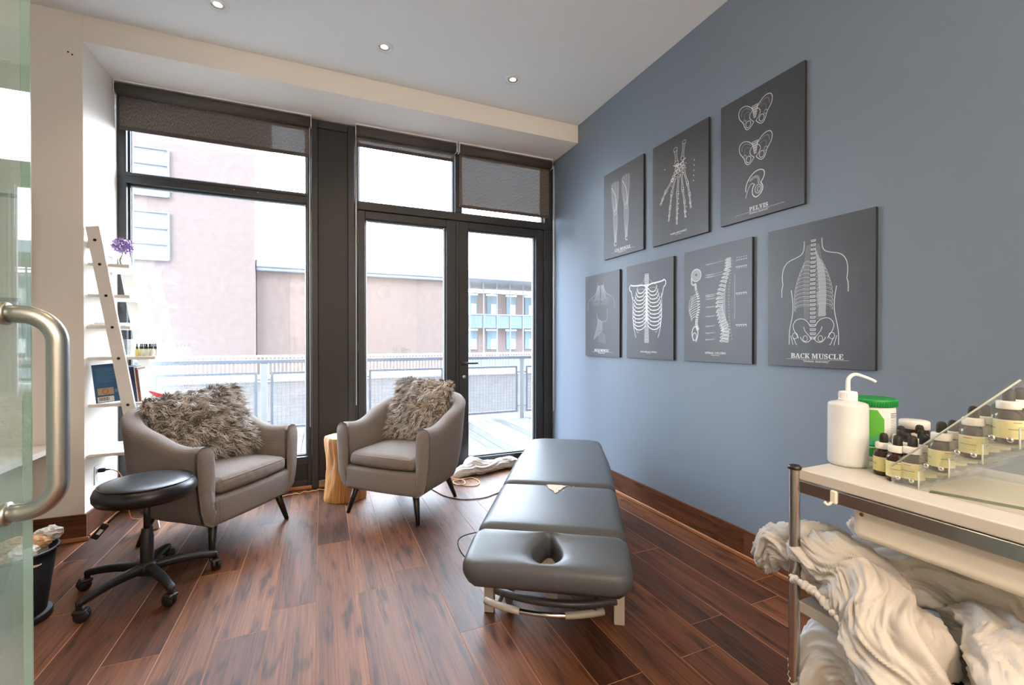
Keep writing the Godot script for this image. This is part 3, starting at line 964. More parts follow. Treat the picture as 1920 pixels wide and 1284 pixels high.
func print_image(kind: String) -> Image:
	ink = PackedByteArray()
	ink.resize(iw * ih * 2)
	ink.fill(0)
	for i in iw * ih: ink[i * 2] = 238
	var V := func(x: float, y: float) -> Vector2: return Vector2(x, y)
	if kind == "back":
		for g in [-1, 1]:
			var f := func(x: float, y: float) -> Vector2: return Vector2(235 + x * g, y)
			stroke(bez(f.call(42, 88), f.call(42, 150), f.call(50, 150), f.call(95, 165)), 2.6)
			stroke(bez(f.call(95, 165), f.call(160, 175), f.call(160, 240), f.call(152, 290)), 2.6)
			stroke(bez(f.call(152, 290), f.call(160, 310), f.call(158, 330), f.call(158, 350)), 2.6)
			stroke(bez(f.call(108, 320), f.call(95, 400), f.call(95, 420), f.call(108, 480)), 2.6)
			stroke(bez(f.call(108, 480), f.call(120, 530), f.call(118, 560), f.call(118, 590)), 2.6)
			for k in 12:
				var y := 190.0 + k * 19.0
				var wd := 88.0 * sin(clampf(0.5 + k * 0.13, 0, 1.75)) + 8
				stroke(bez(f.call(14, y), f.call(wd * 0.7, y - 14), f.call(wd, y + 6), f.call(wd * 0.96, y + 26), 10), 2.0, 0.62)
				stroke(bez(f.call(14, y + 7), f.call(wd * 0.7, y - 6), f.call(wd * 0.94, y + 12), f.call(wd * 0.9, y + 28), 10), 1.6, 0.45)
			stroke(bez(f.call(14, 500), f.call(30, 455), f.call(90, 450), f.call(98, 500)), 2.4)
			stroke(bez(f.call(98, 500), f.call(90, 540), f.call(75, 540), f.call(70, 560)), 2.4)
			stroke(bez(f.call(6, 560), f.call(20, 590), f.call(50, 585), f.call(60, 555)), 2.4)
			stroke(bez(f.call(8, 560), f.call(20, 545), f.call(40, 530), f.call(44, 505)), 2.2)
			stroke(arc(f.call(36, 562), 11, 14, 0, 360), 2.0)
			stroke(arc(f.call(88, 548), 13, 15, 0, 360), 2.0)
			stroke(bez(f.call(96, 560), f.call(84, 575), f.call(90, 585), f.call(78, 592)), 2.2)
			stroke(bez(f.call(110, 548), f.call(104, 570), f.call(100, 580), f.call(98, 592)), 2.2)
			for k in 4: stroke(bez(f.call(10 + k * 6, 110), f.call(22 + k * 7, 190), f.call(26 + k * 8, 300), f.call(20 + k * 6, 470), 16), 1.7, 0.42)
		for k in 9: stroke(bez(V.call(246 + k * 3.5, 130 + k * 9), V.call(262 + k * 4, 230), V.call(268 + k * 4, 320), V.call(262 + k * 3.8, 455), 16), 3.4, 0.5)
		stroke(bez(V.call(262, 350), V.call(268, 400), V.call(280, 430), V.call(288, 445)), 16.0, 0.42)
		vertebrae([V.call(237, 92), V.call(234, 330), V.call(236, 560)], 24, 11, 14, 0.75)
	elif kind == "rib":
		for g in [-1, 1]:
			var f := func(x: float, y: float) -> Vector2: return Vector2(230 + x * g, y)
			for k in 11:
				var y := 175.0 + k * 27.0
				var wd := 80.0 + 78.0 * sin(clampf(0.35 + k * 0.16, 0, 1.57)) - maxf(0, k - 8) * 6
				stroke(bez(f.call(12, y + 12), f.call(60, y + 70), f.call(wd, y + 40), f.call(wd, y + 5), 14), 5.0, 0.85)
				stroke(bez(f.call(14, y - 6), f.call(50, y - 18), f.call(wd * 0.9, y - 20), f.call(wd, y + 8), 14), 3.0, 0.55)
			stroke(bez(f.call(155, 240), f.call(162, 360), f.call(155, 480), f.call(120, 545), 14), 4.0, 0.8)
			stroke(bez(f.call(150, 300), f.call(130, 460), f.call(110, 540), f.call(90, 500), 14), 3.0, 0.6)
			stroke(bez(f.call(14, 170), f.call(60, 150), f.call(110, 165), f.call(175, 150), 12), 8.0, 0.9)
			stroke(bez(f.call(175, 145), f.call(205, 150), f.call(205, 185), f.call(178, 195), 10), 6.0, 0.85)
			stroke(bez(f.call(178, 195), f.call(165, 220), f.call(170, 250), f.call(150, 265), 10), 7.0, 0.7)
			stroke(bez(f.call(20, 105), f.call(30, 140), f.call(70, 160), f.call(100, 165), 10), 2.4, 0.6)
		vertebrae([V.call(230, 92), V.call(230, 170)], 6, 20, 24, 0.9)
		stroke([V.call(230, 165), V.call(230, 420)], 17.0, 0.75)
		vertebrae([V.call(230, 180), V.call(230, 575)], 19, 13, 24, 0.9)
	elif kind == "spine":
		stroke(arc(V.call(100, 160), 40, 38, 0, 360, 24), 3.0, 0.8)
		stroke(arc(V.call(100, 156), 26, 24, 0, 360, 24), 26.0, 0.45)
		stroke(bez(V.call(62, 175), V.call(58, 215), V.call(72, 225), V.call(92, 212)), 9.0, 0.6)
		var sp := [V.call(96, 215), V.call(100, 250), V.call(122, 300), V.call(126, 370), V.call(108, 430), V.call(104, 470), V.call(116, 500)]
		vertebrae(sp, 24, 6, 9, 0.8, 4.0)
		for k in 10:
			var y := 275.0 + k * 15
			stroke(bez(V.call(112 + k, y), V.call(80, y + 8), V.call(48 + absf(k - 5) * 3, y + 20), V.call(46 + absf(k - 5) * 4, y + 36), 8), 4.0, 0.65)
		stroke(bez(V.call(62, 285), V.call(36, 340), V.call(34, 390), V.call(60, 420)), 3.0, 0.7)
		stroke(bez(V.call(90, 480), V.call(60, 500), V.call(62, 540), V.call(80, 570)), 6.0, 0.7)
		stroke(bez(V.call(90, 480), V.call(125, 490), V.call(120, 540), V.call(100, 575)), 6.0, 0.7)
		stroke(arc(V.call(88, 545), 16, 24, 0, 360), 4.0, 0.7)
		var bp := [V.call(348, 95), V.call(346, 150), V.call(318, 220), V.call(288, 300), V.call(284, 380), V.call(306, 450), V.call(330, 500), V.call(322, 570)]
		vertebrae(bp, 25, 13, 25, 0.9, 14.0)
		for k in 7: stroke(bez(V.call(352 - k * 3, 100), V.call(352 - k * 3, 210), V.call(270 + k * 5, 300), V.call(316 + k * 4, 570), 24), 4.0, 0.42)
		for y in [100, 165, 178, 288, 298, 312, 362, 418, 478, 520, 560]:
			stroke([V.call(178 + (y % 7) * 3, y + 8), V.call(250 if y > 200 else 300, y)], 1.8, 0.6)
			for q in 5: stroke([V.call(176 + q * 13, y + 4), V.call(184 + q * 13, y + 3)], 4.0, 0.45)
		for y in [98, 112, 150, 158, 300, 308, 480, 488]:
			for q in 5: stroke([V.call(396 + q * 15 + (y % 3) * 4, y), V.call(405 + q * 15, y)], 4.5, 0.6)
		for q in 26: stroke(arc(V.call(372 - 26 * sin(q * 0.12), 110 + q * 18), 3, 3, 0, 360, 6), 1.6, 0.5)
		stroke([V.call(384, 190), V.call(388, 195), V.call(388, 440), V.call(384, 446)], 2.0, 0.6)
	elif kind == "hand":
		bone(V.call(222, 92), V.call(232, 185), 17)
		bone(V.call(300, 72), V.call(284, 172), 15)
		stroke(bez(V.call(205, 195), V.call(240, 215), V.call(270, 205), V.call(310, 180)), 5.0, 0.8)
		for p in [[232, 222, 15], [258, 215, 16], [284, 208, 15], [222, 248, 14], [246, 246, 15], [272, 240, 16], [296, 232, 13], [238, 200, 12], [204, 268, 12], [190, 285, 11]]:
			stroke(arc(V.call(p[0], p[1]), p[2], p[2] * 0.85, 0, 360, 14), 2.6, 0.85)
			stroke(arc(V.call(p[0], p[1]), p[2] * 0.5, p[2] * 0.4, 0, 360, 10), 6.0, 0.35)
		var fg := [[[196, 285], [128, 348], [98, 392], [80, 420]], [[222, 272], [186, 382], [172, 468], [164, 520], [160, 552]], [[252, 268], [240, 392], [238, 492], [236, 552], [236, 592]], [[276, 262], [288, 380], [304, 466], [308, 528], [311, 564]], [[296, 254], [330, 352], [348, 430], [354, 484], [358, 514]]]
		for f in fg:
			for k in f.size() - 1:
				var a: Vector2 = V.call(f[k][0], f[k][1])
				var b: Vector2 = V.call(f[k + 1][0], f[k + 1][1])
				bone(a.lerp(b, 0.07), a.lerp(b, 0.95), 10.5 - k * 1.5, 0.9)
		for k in 22: stroke(arc(V.call(120 + fposmod(k * 67.0, 270), 190 + fposmod(k * 103.0, 380)), 3, 3, 0, 360, 6), 2.4, 0.7)
	elif kind == "pelvis":
		pelvis_draw(V.call(226, 130), 1.08)
		pelvis_draw(V.call(228, 326), 1.06)
		stroke(bez(V.call(170, 545), V.call(165, 490), V.call(215, 440), V.call(260, 450)), 4.0, 0.8)
		stroke(bez(V.call(260, 450), V.call(300, 460), V.call(285, 500), V.call(262, 520)), 4.0, 0.8)
		stroke(bez(V.call(262, 520), V.call(290, 550), V.call(270, 585), V.call(235, 592)), 4.0, 0.8)
		stroke(bez(V.call(235, 592), V.call(205, 580), V.call(205, 540), V.call(225, 520)), 4.0, 0.8)
		stroke(bez(V.call(225, 520), V.call(205, 500), V.call(190, 510), V.call(170, 580)), 3.0, 0.7)
		stroke(bez(V.call(200, 490), V.call(230, 470), V.call(255, 480), V.call(250, 515)), 12.0, 0.4)
		stroke(arc(V.call(248, 550), 20, 24, 0, 360), 3.0, 0.7)
		stroke(arc(V.call(252, 552), 10, 14, 0, 360), 7.0, 0.4)
	elif kind == "leg":
		for e in [[150, 95, 1.0], [290, 80, -1.0]]:
			var x: float = e[0]
			var y: float = e[1]
			for k in 9:
				var s := (k - 4) * 10.5
				stroke(bez(V.call(x + s * 1.1, y + absf(s) * 0.3), V.call(x + s * 1.25 + 4 * e[2], y + 110), V.call(x + s * 0.8, y + 190), V.call(x + s * 0.55 + 6, y + 245), 14), 4.0, 0.42 + 0.08 * (k % 3))
				stroke(bez(V.call(x + s * 0.6 + 6, y + 250), V.call(x + s * 0.95 + 10, y + 330), V.call(x + s * 0.35 + 8, y + 400), V.call(x + s * 0.3 + 10, y + 490), 14), 3.4, 0.4 + 0.08 * (k % 3))
			stroke(arc(V.call(x + 7, y + 246), 22, 20, 0, 360), 3.0, 0.6)
			stroke(bez(V.call(x + 4, y + 480), V.call(x - 8, y + 500), V.call(x - 12 * e[2], y + 520), V.call(x + 22, y + 512)), 7.0, 0.6)
			stroke(bez(V.call(x - 40, y + 40), V.call(x, y + 90), V.call(x + 30, y + 140), V.call(x + 20, y + 230)), 4.0, 0.7)
	else:
		for g in [-1, 1]:
			var f := func(x: float, y: float) -> Vector2: return Vector2(236 + x * g, y)
			stroke(bez(f.call(45, 75), f.call(42, 130), f.call(60, 165), f.call(120, 190)), 2.6, 0.6)
			stroke(bez(f.call(120, 190), f.call(190, 205), f.call(195, 240), f.call(196, 300)), 2.2, 0.5)
			for k in 7: stroke(bez(f.call(8 + k * 5, 100), f.call(12 + k * 6, 150), f.call(20 + k * 10, 190), f.call(10 + k * 13, 225 - k * 2), 10), 3.4, 0.45)
			for k in 6: stroke(bez(f.call(10, 215 + k * 9), f.call(50, 225 + k * 10), f.call(100, 215 + k * 6), f.call(150 - k * 8, 200 + k * 14), 10), 1.8, 0.4)
		stroke(bez(V.call(180, 330), V.call(175, 390), V.call(240, 420), V.call(320, 400)), 2.6, 0.55)
		stroke(bez(V.call(320, 400), V.call(345, 380), V.call(340, 340), V.call(330, 300)), 2.6, 0.55)
		for k in 10: stroke(bez(V.call(190 + k * 8, 375 + k * 4), V.call(200 + k * 6, 450), V.call(160 + k * 12, 480), V.call(130 + k * 14, 560 - k * 8), 12), 4.0, 0.42)
		for k in 8: stroke(bez(V.call(200, 500 + k * 11), V.call(240, 490 + k * 12), V.call(280, 500 + k * 12), V.call(300 + k * 2, 530 + k * 9), 10), 2.0, 0.45)
	var im := Image.create_from_data(iw, ih, false, Image.FORMAT_LA8, ink)
	im.convert(Image.FORMAT_RGBA8)
	# chalkboard ground with smears
	var base := Image.create(100, 140, false, Image.FORMAT_RGBA8)
	var n := noise(hash(kind) % 1000, 0.03, 4)
	for y in 140:
		for x in 100:
			var v := n.get_noise_2d(x * 1.6, y * 0.9) * 0.03
			base.set_pixel(x, y, Color(0.125 + v, 0.135 + v, 0.165 + v, 1))
	base.resize(iw, ih, Image.INTERPOLATE_CUBIC)
	base.blend_rect(im, Rect2i(0, 0, iw, ih), Vector2i.ZERO)
	base.generate_mipmaps()
	return base

# --- tub chair, front towards local +z, base on the floor
func chair_path(s: float) -> Array:
	# centre line of the wrap-round back in plan: [point, outward normal]; s from -1 (one arm front) to 1
	var a := absf(s)
	var g := signf(s) if s != 0.0 else 1.0
	var hx := 0.302
	var zf := 0.30
	var zc := -0.03
	var rz := 0.285
	if a > 0.55:
		var t := (a - 0.55) / 0.45
		return [Vector3(g * (hx + 0.018 * t), 0, lerpf(zc, zf, t)), Vector3(g, 0, -0.04).normalized()]
	var an := a / 0.55 * PI / 2
	var e := 0.86
	var p := Vector3(g * hx * pow(sin(an), e), 0, zc - rz * pow(maxf(cos(an), 0.0), e))
	var nn := Vector3(g * sin(an) / hx, 0, -cos(an) / rz).normalized()
	return [p, nn]

func make_chair(label: String) -> Node3D:
	var o := thing("tub_armchair", label, "armchair", Vector3.ZERO, 0.0, "tub armchairs by the windows")
	var y0 := 0.175
	var rows := []
	var ns := 56
	for i in ns + 1:
		var s := lerpf(-1, 1, float(i) / ns)
		var pn := chair_path(s)
		var p: Vector3 = pn[0]
		var n: Vector3 = pn[1]
		var a := absf(s)
		var rise := smoothstep(0.82, 0.12, a)
		var top := 0.616 + 0.160 * rise - 0.012 * smoothstep(0.5, 0.75, a) * (1.0 - smoothstep(0.85, 1.0, a))
		var th := lerpf(0.043, 0.05, rise)
		var lean := 0.055 * rise
		var row := []
		# outside from the bottom up, over the roll, inside down
		var prof := [[-0.07, y0 - 0.001], [-0.035, y0], [0.006, y0 + 0.03], [0.026, 0.27], [0.040, 0.38], [0.045, 0.48], [0.048, top - 0.06], [th + 0.003, top - 0.028], [th * 0.72, top - 0.008], [0.0, top], [-th * 0.72, top - 0.008], [-th, top - 0.03], [-th - 0.004, top - 0.07], [-th - 0.006, 0.42], [-th - 0.004, 0.33], [-th - 0.01, y0 + 0.05]]
		for q in prof:
			var up: float = (q[1] - y0) / (top - y0)
			row.append(p + n * (q[0] + lean * up) + Vector3(0, q[1], 0))
		rows.append(row)
	var st := S()
	grid(st, rows, false, false, true)
	# arm fronts: slightly domed caps
	for e in [0, ns]:
		var row: Array = rows[e]
		var c := Vector3.ZERO
		for q in row: c += q
		c /= row.size()
		var ring := []
		var cap := []
		for q in row:
			ring.append(q.lerp(c, 0.10) + Vector3(0, 0, 0.013))
			cap.append(q.lerp(c, 0.4) + Vector3(0, 0, 0.018))
		grid(st, [row, ring, cap], true, false, e == 0)
		for k in row.size():
			var k2 := (k + 1) % row.size()
			if e == 0: tri(st, c + Vector3(0, 0, 0.019), cap[k2], cap[k])
			else: tri(st, c + Vector3(0, 0, 0.019), cap[k], cap[k2])
	fin(st, "shell", M.fabric, o)
	var bend := func(p: Vector3) -> Vector3:
		var f := clampf((p.z + 0.3) / 0.6, 0, 1)
		var q := p
		if p.z < 0.0: q.x *= lerpf(1.0, 0.62, pow(-p.z / 0.32, 2.0))
		q.z += 0.018 * (1.0 - pow(p.x / 0.3, 2.0)) * f
		return q
	soft("seat_base", Vector3(0, 0.253, 0.0), Vector3(0.59, 0.155, 0.63), M.fabric, o, 0.028, 3, Vector3i(10, 2, 10), bend)
	# seam lines on the front rail
	for g in [-1, 1]: tubed("seam", curve([Vector3(g * 0.255, 0.185, 0.321), Vector3(g * 0.255, 0.25, 0.3255), Vector3(g * 0.258, 0.325, 0.3235)], 8), 0.0016, M.seam, o, 5)
	var wn := noise(71, 7.0, 2)
	var cb := func(p: Vector3) -> Vector3:
		var q := p
		var u := 1.0 - pow(absf(p.x) / 0.255, 3.0)
		var v := 1.0 - pow(absf(p.z) / 0.28, 4.0)
		if p.y > 0: q.y += 0.028 * maxf(u, 0) * maxf(v, 0)
		q.z += 0.022 * (1.0 - pow(p.x / 0.26, 2.0)) * smoothstep(0.0, 0.25, p.z)
		if p.z < -0.05: q.x *= lerpf(1.0, 0.72, pow((-p.z - 0.05) / 0.24, 2.0))
		var wr := wn.get_noise_3d(p.x * 6.0, p.y * 1.5, p.z * 0.6) * 0.006 * smoothstep(0.12, 0.27, p.z)
		q += Vector3(0, wr * 0.6, wr)
		return q
	var cu := soft("seat_cushion", Vector3(0, 0.378, 0.045), Vector3(0.515, 0.082, 0.54), M.fabric, o, 0.034, 4, Vector3i(26, 2, 22), cb)
	var pipe := []
	for k in 31:
		var x := lerpf(-0.235, 0.235, k / 30.0)
		pipe.append(cb.call(Vector3(x, 0.028, 0.262)) + Vector3(0, 0.378, 0.047))
	tubed("piping", pipe, 0.0028, M.seam, cu, 5)
	for g in [[-1, 1], [1, 1], [-1, -1], [1, -1]]:
		var a := Vector3(g[0] * (0.235 if g[1] > 0 else 0.2), 0.19, 0.255 if g[1] > 0 else -0.19)
		var b := a + Vector3(g[0] * 0.045, -0.19, 0.04 * g[1] if g[1] > 0 else -0.06)
		var sl := S()
		tube(sl, PackedVector3Array([b, b.lerp(a, 0.5), a]), 0.0125, 14, true, 0.024)
		fin(sl, "leg", M.leg_wood, o)
	return o

func fur_cushion(label: String, w: float, h: float, tone: float, seed_: int, comb: Vector3) -> Node3D:
	var o := thing("fur_cushion", label, "cushion", Vector3.ZERO, 0.0, "fur cushions on the armchairs")
	var bend := func(p: Vector3) -> Vector3:
		var u := clampf(absf(p.x) / (w / 2), 0, 1)
		var v := clampf(absf(p.y) / (h / 2), 0, 1)
		var puff := (1.0 - pow(u, 2.6)) * (1.0 - pow(v, 2.6))
		return Vector3(p.x * (1.0 - 0.05 * v * v + 0.06 * u * v), p.y * (1.0 - 0.05 * u * u + 0.06 * u * v), p.z * (0.25 + 0.75 * puff))
	var body := S()
	rbox(body, Vector3.ZERO, Vector3(w, h, 0.15), 0.03, 2, Basis.IDENTITY, Vector3i(14, 14, 2), bend)
	var bm := mesh_of(body)
	put(bm, "cover", M.fur_base, o)
	# strands
	var r := RandomNumberGenerator.new()
	r.seed = seed_
	var arr := bm.surface_get_arrays(0)
	var vs: PackedVector3Array = arr[Mesh.ARRAY_VERTEX]
	var nsn: PackedVector3Array = arr[Mesh.ARRAY_NORMAL]
	var ix = arr[Mesh.ARRAY_INDEX]
	var tris := []
	var area := []
	var tot := 0.0
	var cnt: int = (ix.size() if ix != null and ix.size() > 0 else vs.size()) / 3
	for t in cnt:
		var id := [t * 3, t * 3 + 1, t * 3 + 2]
		if ix != null and ix.size() > 0: id = [ix[t * 3], ix[t * 3 + 1], ix[t * 3 + 2]]
		tot += (vs[id[1]] - vs[id[0]]).cross(vs[id[2]] - vs[id[0]]).length()
		tris.append(id)
		area.append(tot)
	var cn := noise(seed_ + 5, 9.0, 2)
	var dn := noise(seed_ + 9, 6.0, 2)
	var P := PackedVector3Array()
	var C := PackedColorArray()
	for k in 15000:
		var pick: int = area.bsearch(r.randf() * tot)
		var id: Array = tris[mini(pick, tris.size() - 1)]
		var a := r.randf()
		var b := r.randf()
		if a + b > 1.0:
			a = 1.0 - a
			b = 1.0 - b
		var p := vs[id[0]] * (1 - a - b) + vs[id[1]] * a + vs[id[2]] * b
		var n := (nsn[id[0]] * (1 - a - b) + nsn[id[1]] * a + nsn[id[2]] * b).normalized()
		var tuft := (p * 46.0).round() / 46.0
		var sw := Vector3(dn.get_noise_3dv(tuft * 3.0), dn.get_noise_3dv(tuft * 3.0 + Vector3(5, 1, 2)), dn.get_noise_3dv(tuft * 3.0 + Vector3(1, 7, 3)))
		var dir := (n * 0.62 + comb * 0.55 + sw * 1.9 + Vector3(r.randf_range(-1, 1), r.randf_range(-1, 1), r.randf_range(-1, 1)) * 0.28).normalized()
		var ln := r.randf_range(0.026, 0.056)
		var wd := r.randf_range(0.0011, 0.0023)
		var side := dir.cross(n + Vector3(0.01, 0.02, 0.03)).normalized() * wd
		var v := clampf(0.46 + cn.get_noise_3dv(p) * 0.5 + r.randf_range(-0.7, 0.7), 0, 1)
		var base := Color(0.04, 0.035, 0.03).lerp(Color(0.74, 0.67, 0.60), v)
		if r.randf() < 0.25: base = base.lerp(Color(0.36, 0.22, 0.12), tone)
		var tip := base.lerp(Color(0.82, 0.79, 0.76), 0.45)
		var bendv := (Vector3.DOWN * 0.5 + comb * 0.3) * ln
		var q0 := p
		var q1 := p + dir * ln * 0.5 + bendv * 0.12
		var q2 := p + dir * ln + bendv * 0.5
		if side.cross(dir).dot(n) < 0: side = -side
		for e in [[q0 - side, base], [q0 + side, base], [q1 + side, base], [q0 - side, base], [q1 + side, base], [q1 - side, base], [q1 - side * 0.9, base], [q1 + side * 0.9, base], [q2, tip]]:
			P.append(e[0])
			C.append(e[1])
	var am := ArrayMesh.new()
	var ar := []
	ar.resize(Mesh.ARRAY_MAX)
	ar[Mesh.ARRAY_VERTEX] = P
	ar[Mesh.ARRAY_COLOR] = C
	am.add_surface_from_arrays(Mesh.PRIMITIVE_TRIANGLES, ar)
	put(am, "fur", M.fur, o).set_meta("kind", "stuff")
	return o

func build_chairs():
	var c1 := make_chair("greige tub armchair in front of the glass doors beside the log stump")
	c1.position = Vector3(0.592, 0, -3.335)
	c1.rotation.y = deg_to_rad(-45.0)
	c1.scale = Vector3.ONE * 1.04
	var c2: Node3D = c1.duplicate()
	c2.name = numbered("tub_armchair")
	add_child(c2)
	c2.set_meta("label", "greige tub armchair between the ladder shelf and the black stool")
	c2.position = Vector3(-0.640, 0, -3.322)
	c2.rotation.y = deg_to_rad(54.0)
	c2.scale = Vector3.ONE * 1.04
	var f1 := fur_cushion("square shaggy fur cushion upright in the chair by the log stump", 0.44, 0.44, 0.75, 5, Vector3(-0.35, -0.75, 0.2))
	f1.transform = c1.transform * Transform3D(Basis(Vector3.UP, 0.05) * Basis(Vector3.RIGHT, -0.33) * Basis(Vector3(0, 0, 1), -0.05), Vector3(0.0, 0.66, -0.15))
	var f2 := fur_cushion("grey shaggy fur cushion slumped in the chair by the ladder shelf", 0.50, 0.44, 0.35, 8, Vector3(0.75, -0.45, 0.2))
	f2.transform = c2.transform * Transform3D(Basis(Vector3.UP, -0.42) * Basis(Vector3.RIGHT, -0.48) * Basis(Vector3(0, 0, 1), 0.12), Vector3(0.015, 0.655, -0.09))

func build_log():
	var o := thing("log_stump", "peeled golden log stump used as a side table", "side table", Vector3(0.172, 0, -3.675))
	var n := noise(41, 0.9, 3)
	var rows := []
	var hgt := 0.475
	for i in 25:
		var y := hgt * i / 24.0
		var row := []
		for k in 48:
			var a := TAU * k / 48.0
			var r := 0.148 + 0.028 * n.get_noise_3d(cos(a) * 1.3, y * 2.2, sin(a) * 1.3) + 0.010 * n.get_noise_3d(cos(a) * 5.0, y * 1.0, sin(a) * 5.0) + 0.012 * smoothstep(0.14, 0.0, y) - 0.012 * smoothstep(0.1, 0.3, y) * smoothstep(0.45, 0.3, y)
			if i == 0 or i == 24: r -= 0.006
			row.append(Vector3(cos(a) * r, y, -sin(a) * r))
		rows.append(row)
	var st := S()
	grid(st, rows, true, false, false, 3.0, 1.0)
	fin(st, "trunk", M.log_side, o)
	var tp := S()
	for k in 48: tri(tp, Vector3(0, hgt + 0.001, 0), rows[24][k], rows[24][(k + 1) % 48])
	fin(tp, "cut_top", M.log_top, o)
	# drying cracks, cut into dark slivers
	var r2 := RandomNumberGenerator.new()
	r2.seed = 12
	for k in 16:
		var a := r2.randf() * TAU
		var y := r2.randf_range(0.03, 0.3)
		var l := r2.randf_range(0.05, 0.14)
		var pts := []
		for q in 5:
			var yy := y + l * q / 4.0
			var i := clampi(int(yy / hgt * 24.0), 0, 24)
			var kk := int(fposmod(a + 0.02 * sin(q * 2.0 + k), TAU) / TAU * 48.0) % 48
			var b: Vector3 = rows[i][kk]
			pts.append(Vector3(b.x, yy, b.z) * Vector3(0.995, 1, 0.995))
		tubed("crack", pts, 0.0022, M.log_crack, o, 5, 0.0006)

# --- massage table: local +z is the head end
func ring_loft(st: SurfaceTool, rings: Array):
	grid(st, rings, true, false, false)

func build_table():
	var o := thing("massage_table", "grey vinyl three section massage table with face hole and torn seam", "massage table", Vector3(1.2165, 0, -2.157), deg_to_rad(-32.4))
	var w := 0.605
	var top := 0.46
	var th := 0.098
	var puff := func(p: Vector3, s: Vector3) -> Vector3:
		var q := p
		var u := 1.0 - pow(clampf(absf(p.x) / (s.x / 2), 0, 1), 4.0)
		var v := 1.0 - pow(clampf(absf(p.z) / (s.z / 2), 0, 1), 4.0)
		if p.y > 0: q.y += 0.010 * u * v
		return q
	# foot section with rounded far corners
	var s3 := Vector3(w, th, 1.108)
	var b3 := func(p: Vector3) -> Vector3:
		var q: Vector3 = puff.call(p, s3)
		var f := smoothstep(0.3, -0.56, p.z)
		q.x *= 1.0 - 0.10 * smoothstep(0.15, -0.5, p.z)
		var e := -p.z - (s3.z / 2 - 0.11)
		if e > 0 and absf(p.x) > w / 2 - 0.16:
			q.z += 0.10 * pow(clampf((absf(p.x) - (w / 2 - 0.16)) / 0.16, 0, 1), 2.2) * clampf(e / 0.11, 0, 1)
		return q
	soft("foot_cushion", Vector3(0, top - th / 2, -0.973 + s3.z / 2), s3, M.vinyl, o, 0.046, 5, Vector3i(20, 2, 26), b3)
	var s2 := Vector3(w, th, 0.566)
	var b2 := func(p: Vector3) -> Vector3: return puff.call(p, s2)
	var mid := soft("middle_cushion", Vector3(0, top - th / 2, 0.138 + s2.z / 2), s2, M.vinyl, o, 0.046, 5, Vector3i(16, 2, 16), b2)
	# torn patch: exposed pale foam with a ragged outline along the seam
	var patch := S()
	var r := RandomNumberGenerator.new()
	r.seed = 3
	var edge := []
	for k in 40:
		var t := float(k) / 40.0
		var p := Vector2.ZERO
		if t < 0.4: p = Vector2(lerpf(-0.062, 0.07, t / 0.4), 0.0)
		elif t < 0.7: p = Vector2(0.07, 0).lerp(Vector2(0.006, 0.16), (t - 0.4) / 0.3)
		else: p = Vector2(0.006, 0.16).lerp(Vector2(-0.062, 0), (t - 0.7) / 0.3)
		edge.append(p + Vector2(r.randf_range(-0.006, 0.006), r.randf_range(-0.004, 0.006)))
	var c2 := Vector2(0.003, 0.045)
	# height of the cushion top under a patch point
	var yy := func(q: Vector2) -> float:
		var dd := maxf(q.y + 0.012, 0.001)
		var drop := 0.0 if dd > 0.046 else 0.046 - sqrt(maxf(0.046 * 0.046 - (0.046 - dd) * (0.046 - dd), 0.0))
		return 0.010 * (1.0 - pow(clampf(absf(q.y + 0.15 - 0.421) / 0.283, 0, 1), 4.0)) - drop + 0.0028
	var mid_ring := []
	for p in edge: mid_ring.append(p.lerp(c2, 0.5) + Vector2(r.randf_range(-0.004, 0.004), 0))
	for k in 40:
		var k2 := (k + 1) % 40
		var P := func(q: Vector2, u: float) -> Vector3: return Vector3(q.x - 0.01, top + yy.call(q) + u, 0.15 + q.y)
		quad(patch, P.call(edge[k], 0.0), P.call(mid_ring[k], 0.003), P.call(mid_ring[k2], 0.003), P.call(edge[k2], 0.0))
		tri(patch, P.call(mid_ring[k], 0.003), P.call(c2, 0.0015), P.call(mid_ring[k2], 0.003))
	fin(patch, "torn_patch", M.foam, mid)
	for k in 26:
		var q: Vector2 = edge[k % 40] + Vector2(r.randf_range(-0.035, 0.035), r.randf_range(-0.004, 0.03))
		box("flake", Vector3(q.x - 0.01, top + yy.call(q) + 0.0004, 0.15 + q.y), Vector3(r.randf_range(0.004, 0.010), 0.0015, r.randf_range(0.003, 0.007)), M.flake, mid, 0.0005, 1, Basis(Vector3.UP, r.randf() * 3.0))
	# head section with a face hole, tipped a little
	var hl := 0.262
	var n := 72
	var hc := Vector2(0.0, -0.016)
	var outer := func(a: float, inset: float) -> Vector2:
		var hx := w / 2 - inset
		var hz := hl / 2 - inset
		var rr := maxf(0.055 - inset, 0.004)
		var d := Vector2(cos(a), sin(a))
		var t := minf((hx - hc.x * 0) / maxf(absf(d.x), 1e-5), (hz - hc.y * signf(d.y)) / maxf(absf(d.y), 1e-5))
		var p := hc + d * t
		var cx := hx - rr
		var cz := hz - rr
		if absf(p.x) > cx and absf(p.y) > cz:
			# round the corner: meet the arc along the ray
			var cc := Vector2(signf(p.x) * cx, signf(p.y) * cz)
			var m := hc - cc
			var bq := m.dot(d)
			var disc := bq * bq - m.length_squared() + rr * rr
			p = hc + d * (-bq + sqrt(maxf(disc, 0.0)))
		return p
	var hole := func(a: float, grow: float) -> Vector2:
		var s := sin(a)
		var wd := lerpf(0.028, 0.062, smoothstep(-0.9, 0.75, s)) + grow
		return hc + Vector2(cos(a) * wd, s * (0.086 + grow) + 0.004)
	var rings := []
	var angs := []
	for k in n:
		# more samples where the outline turns
		angs.append(TAU * k / n)
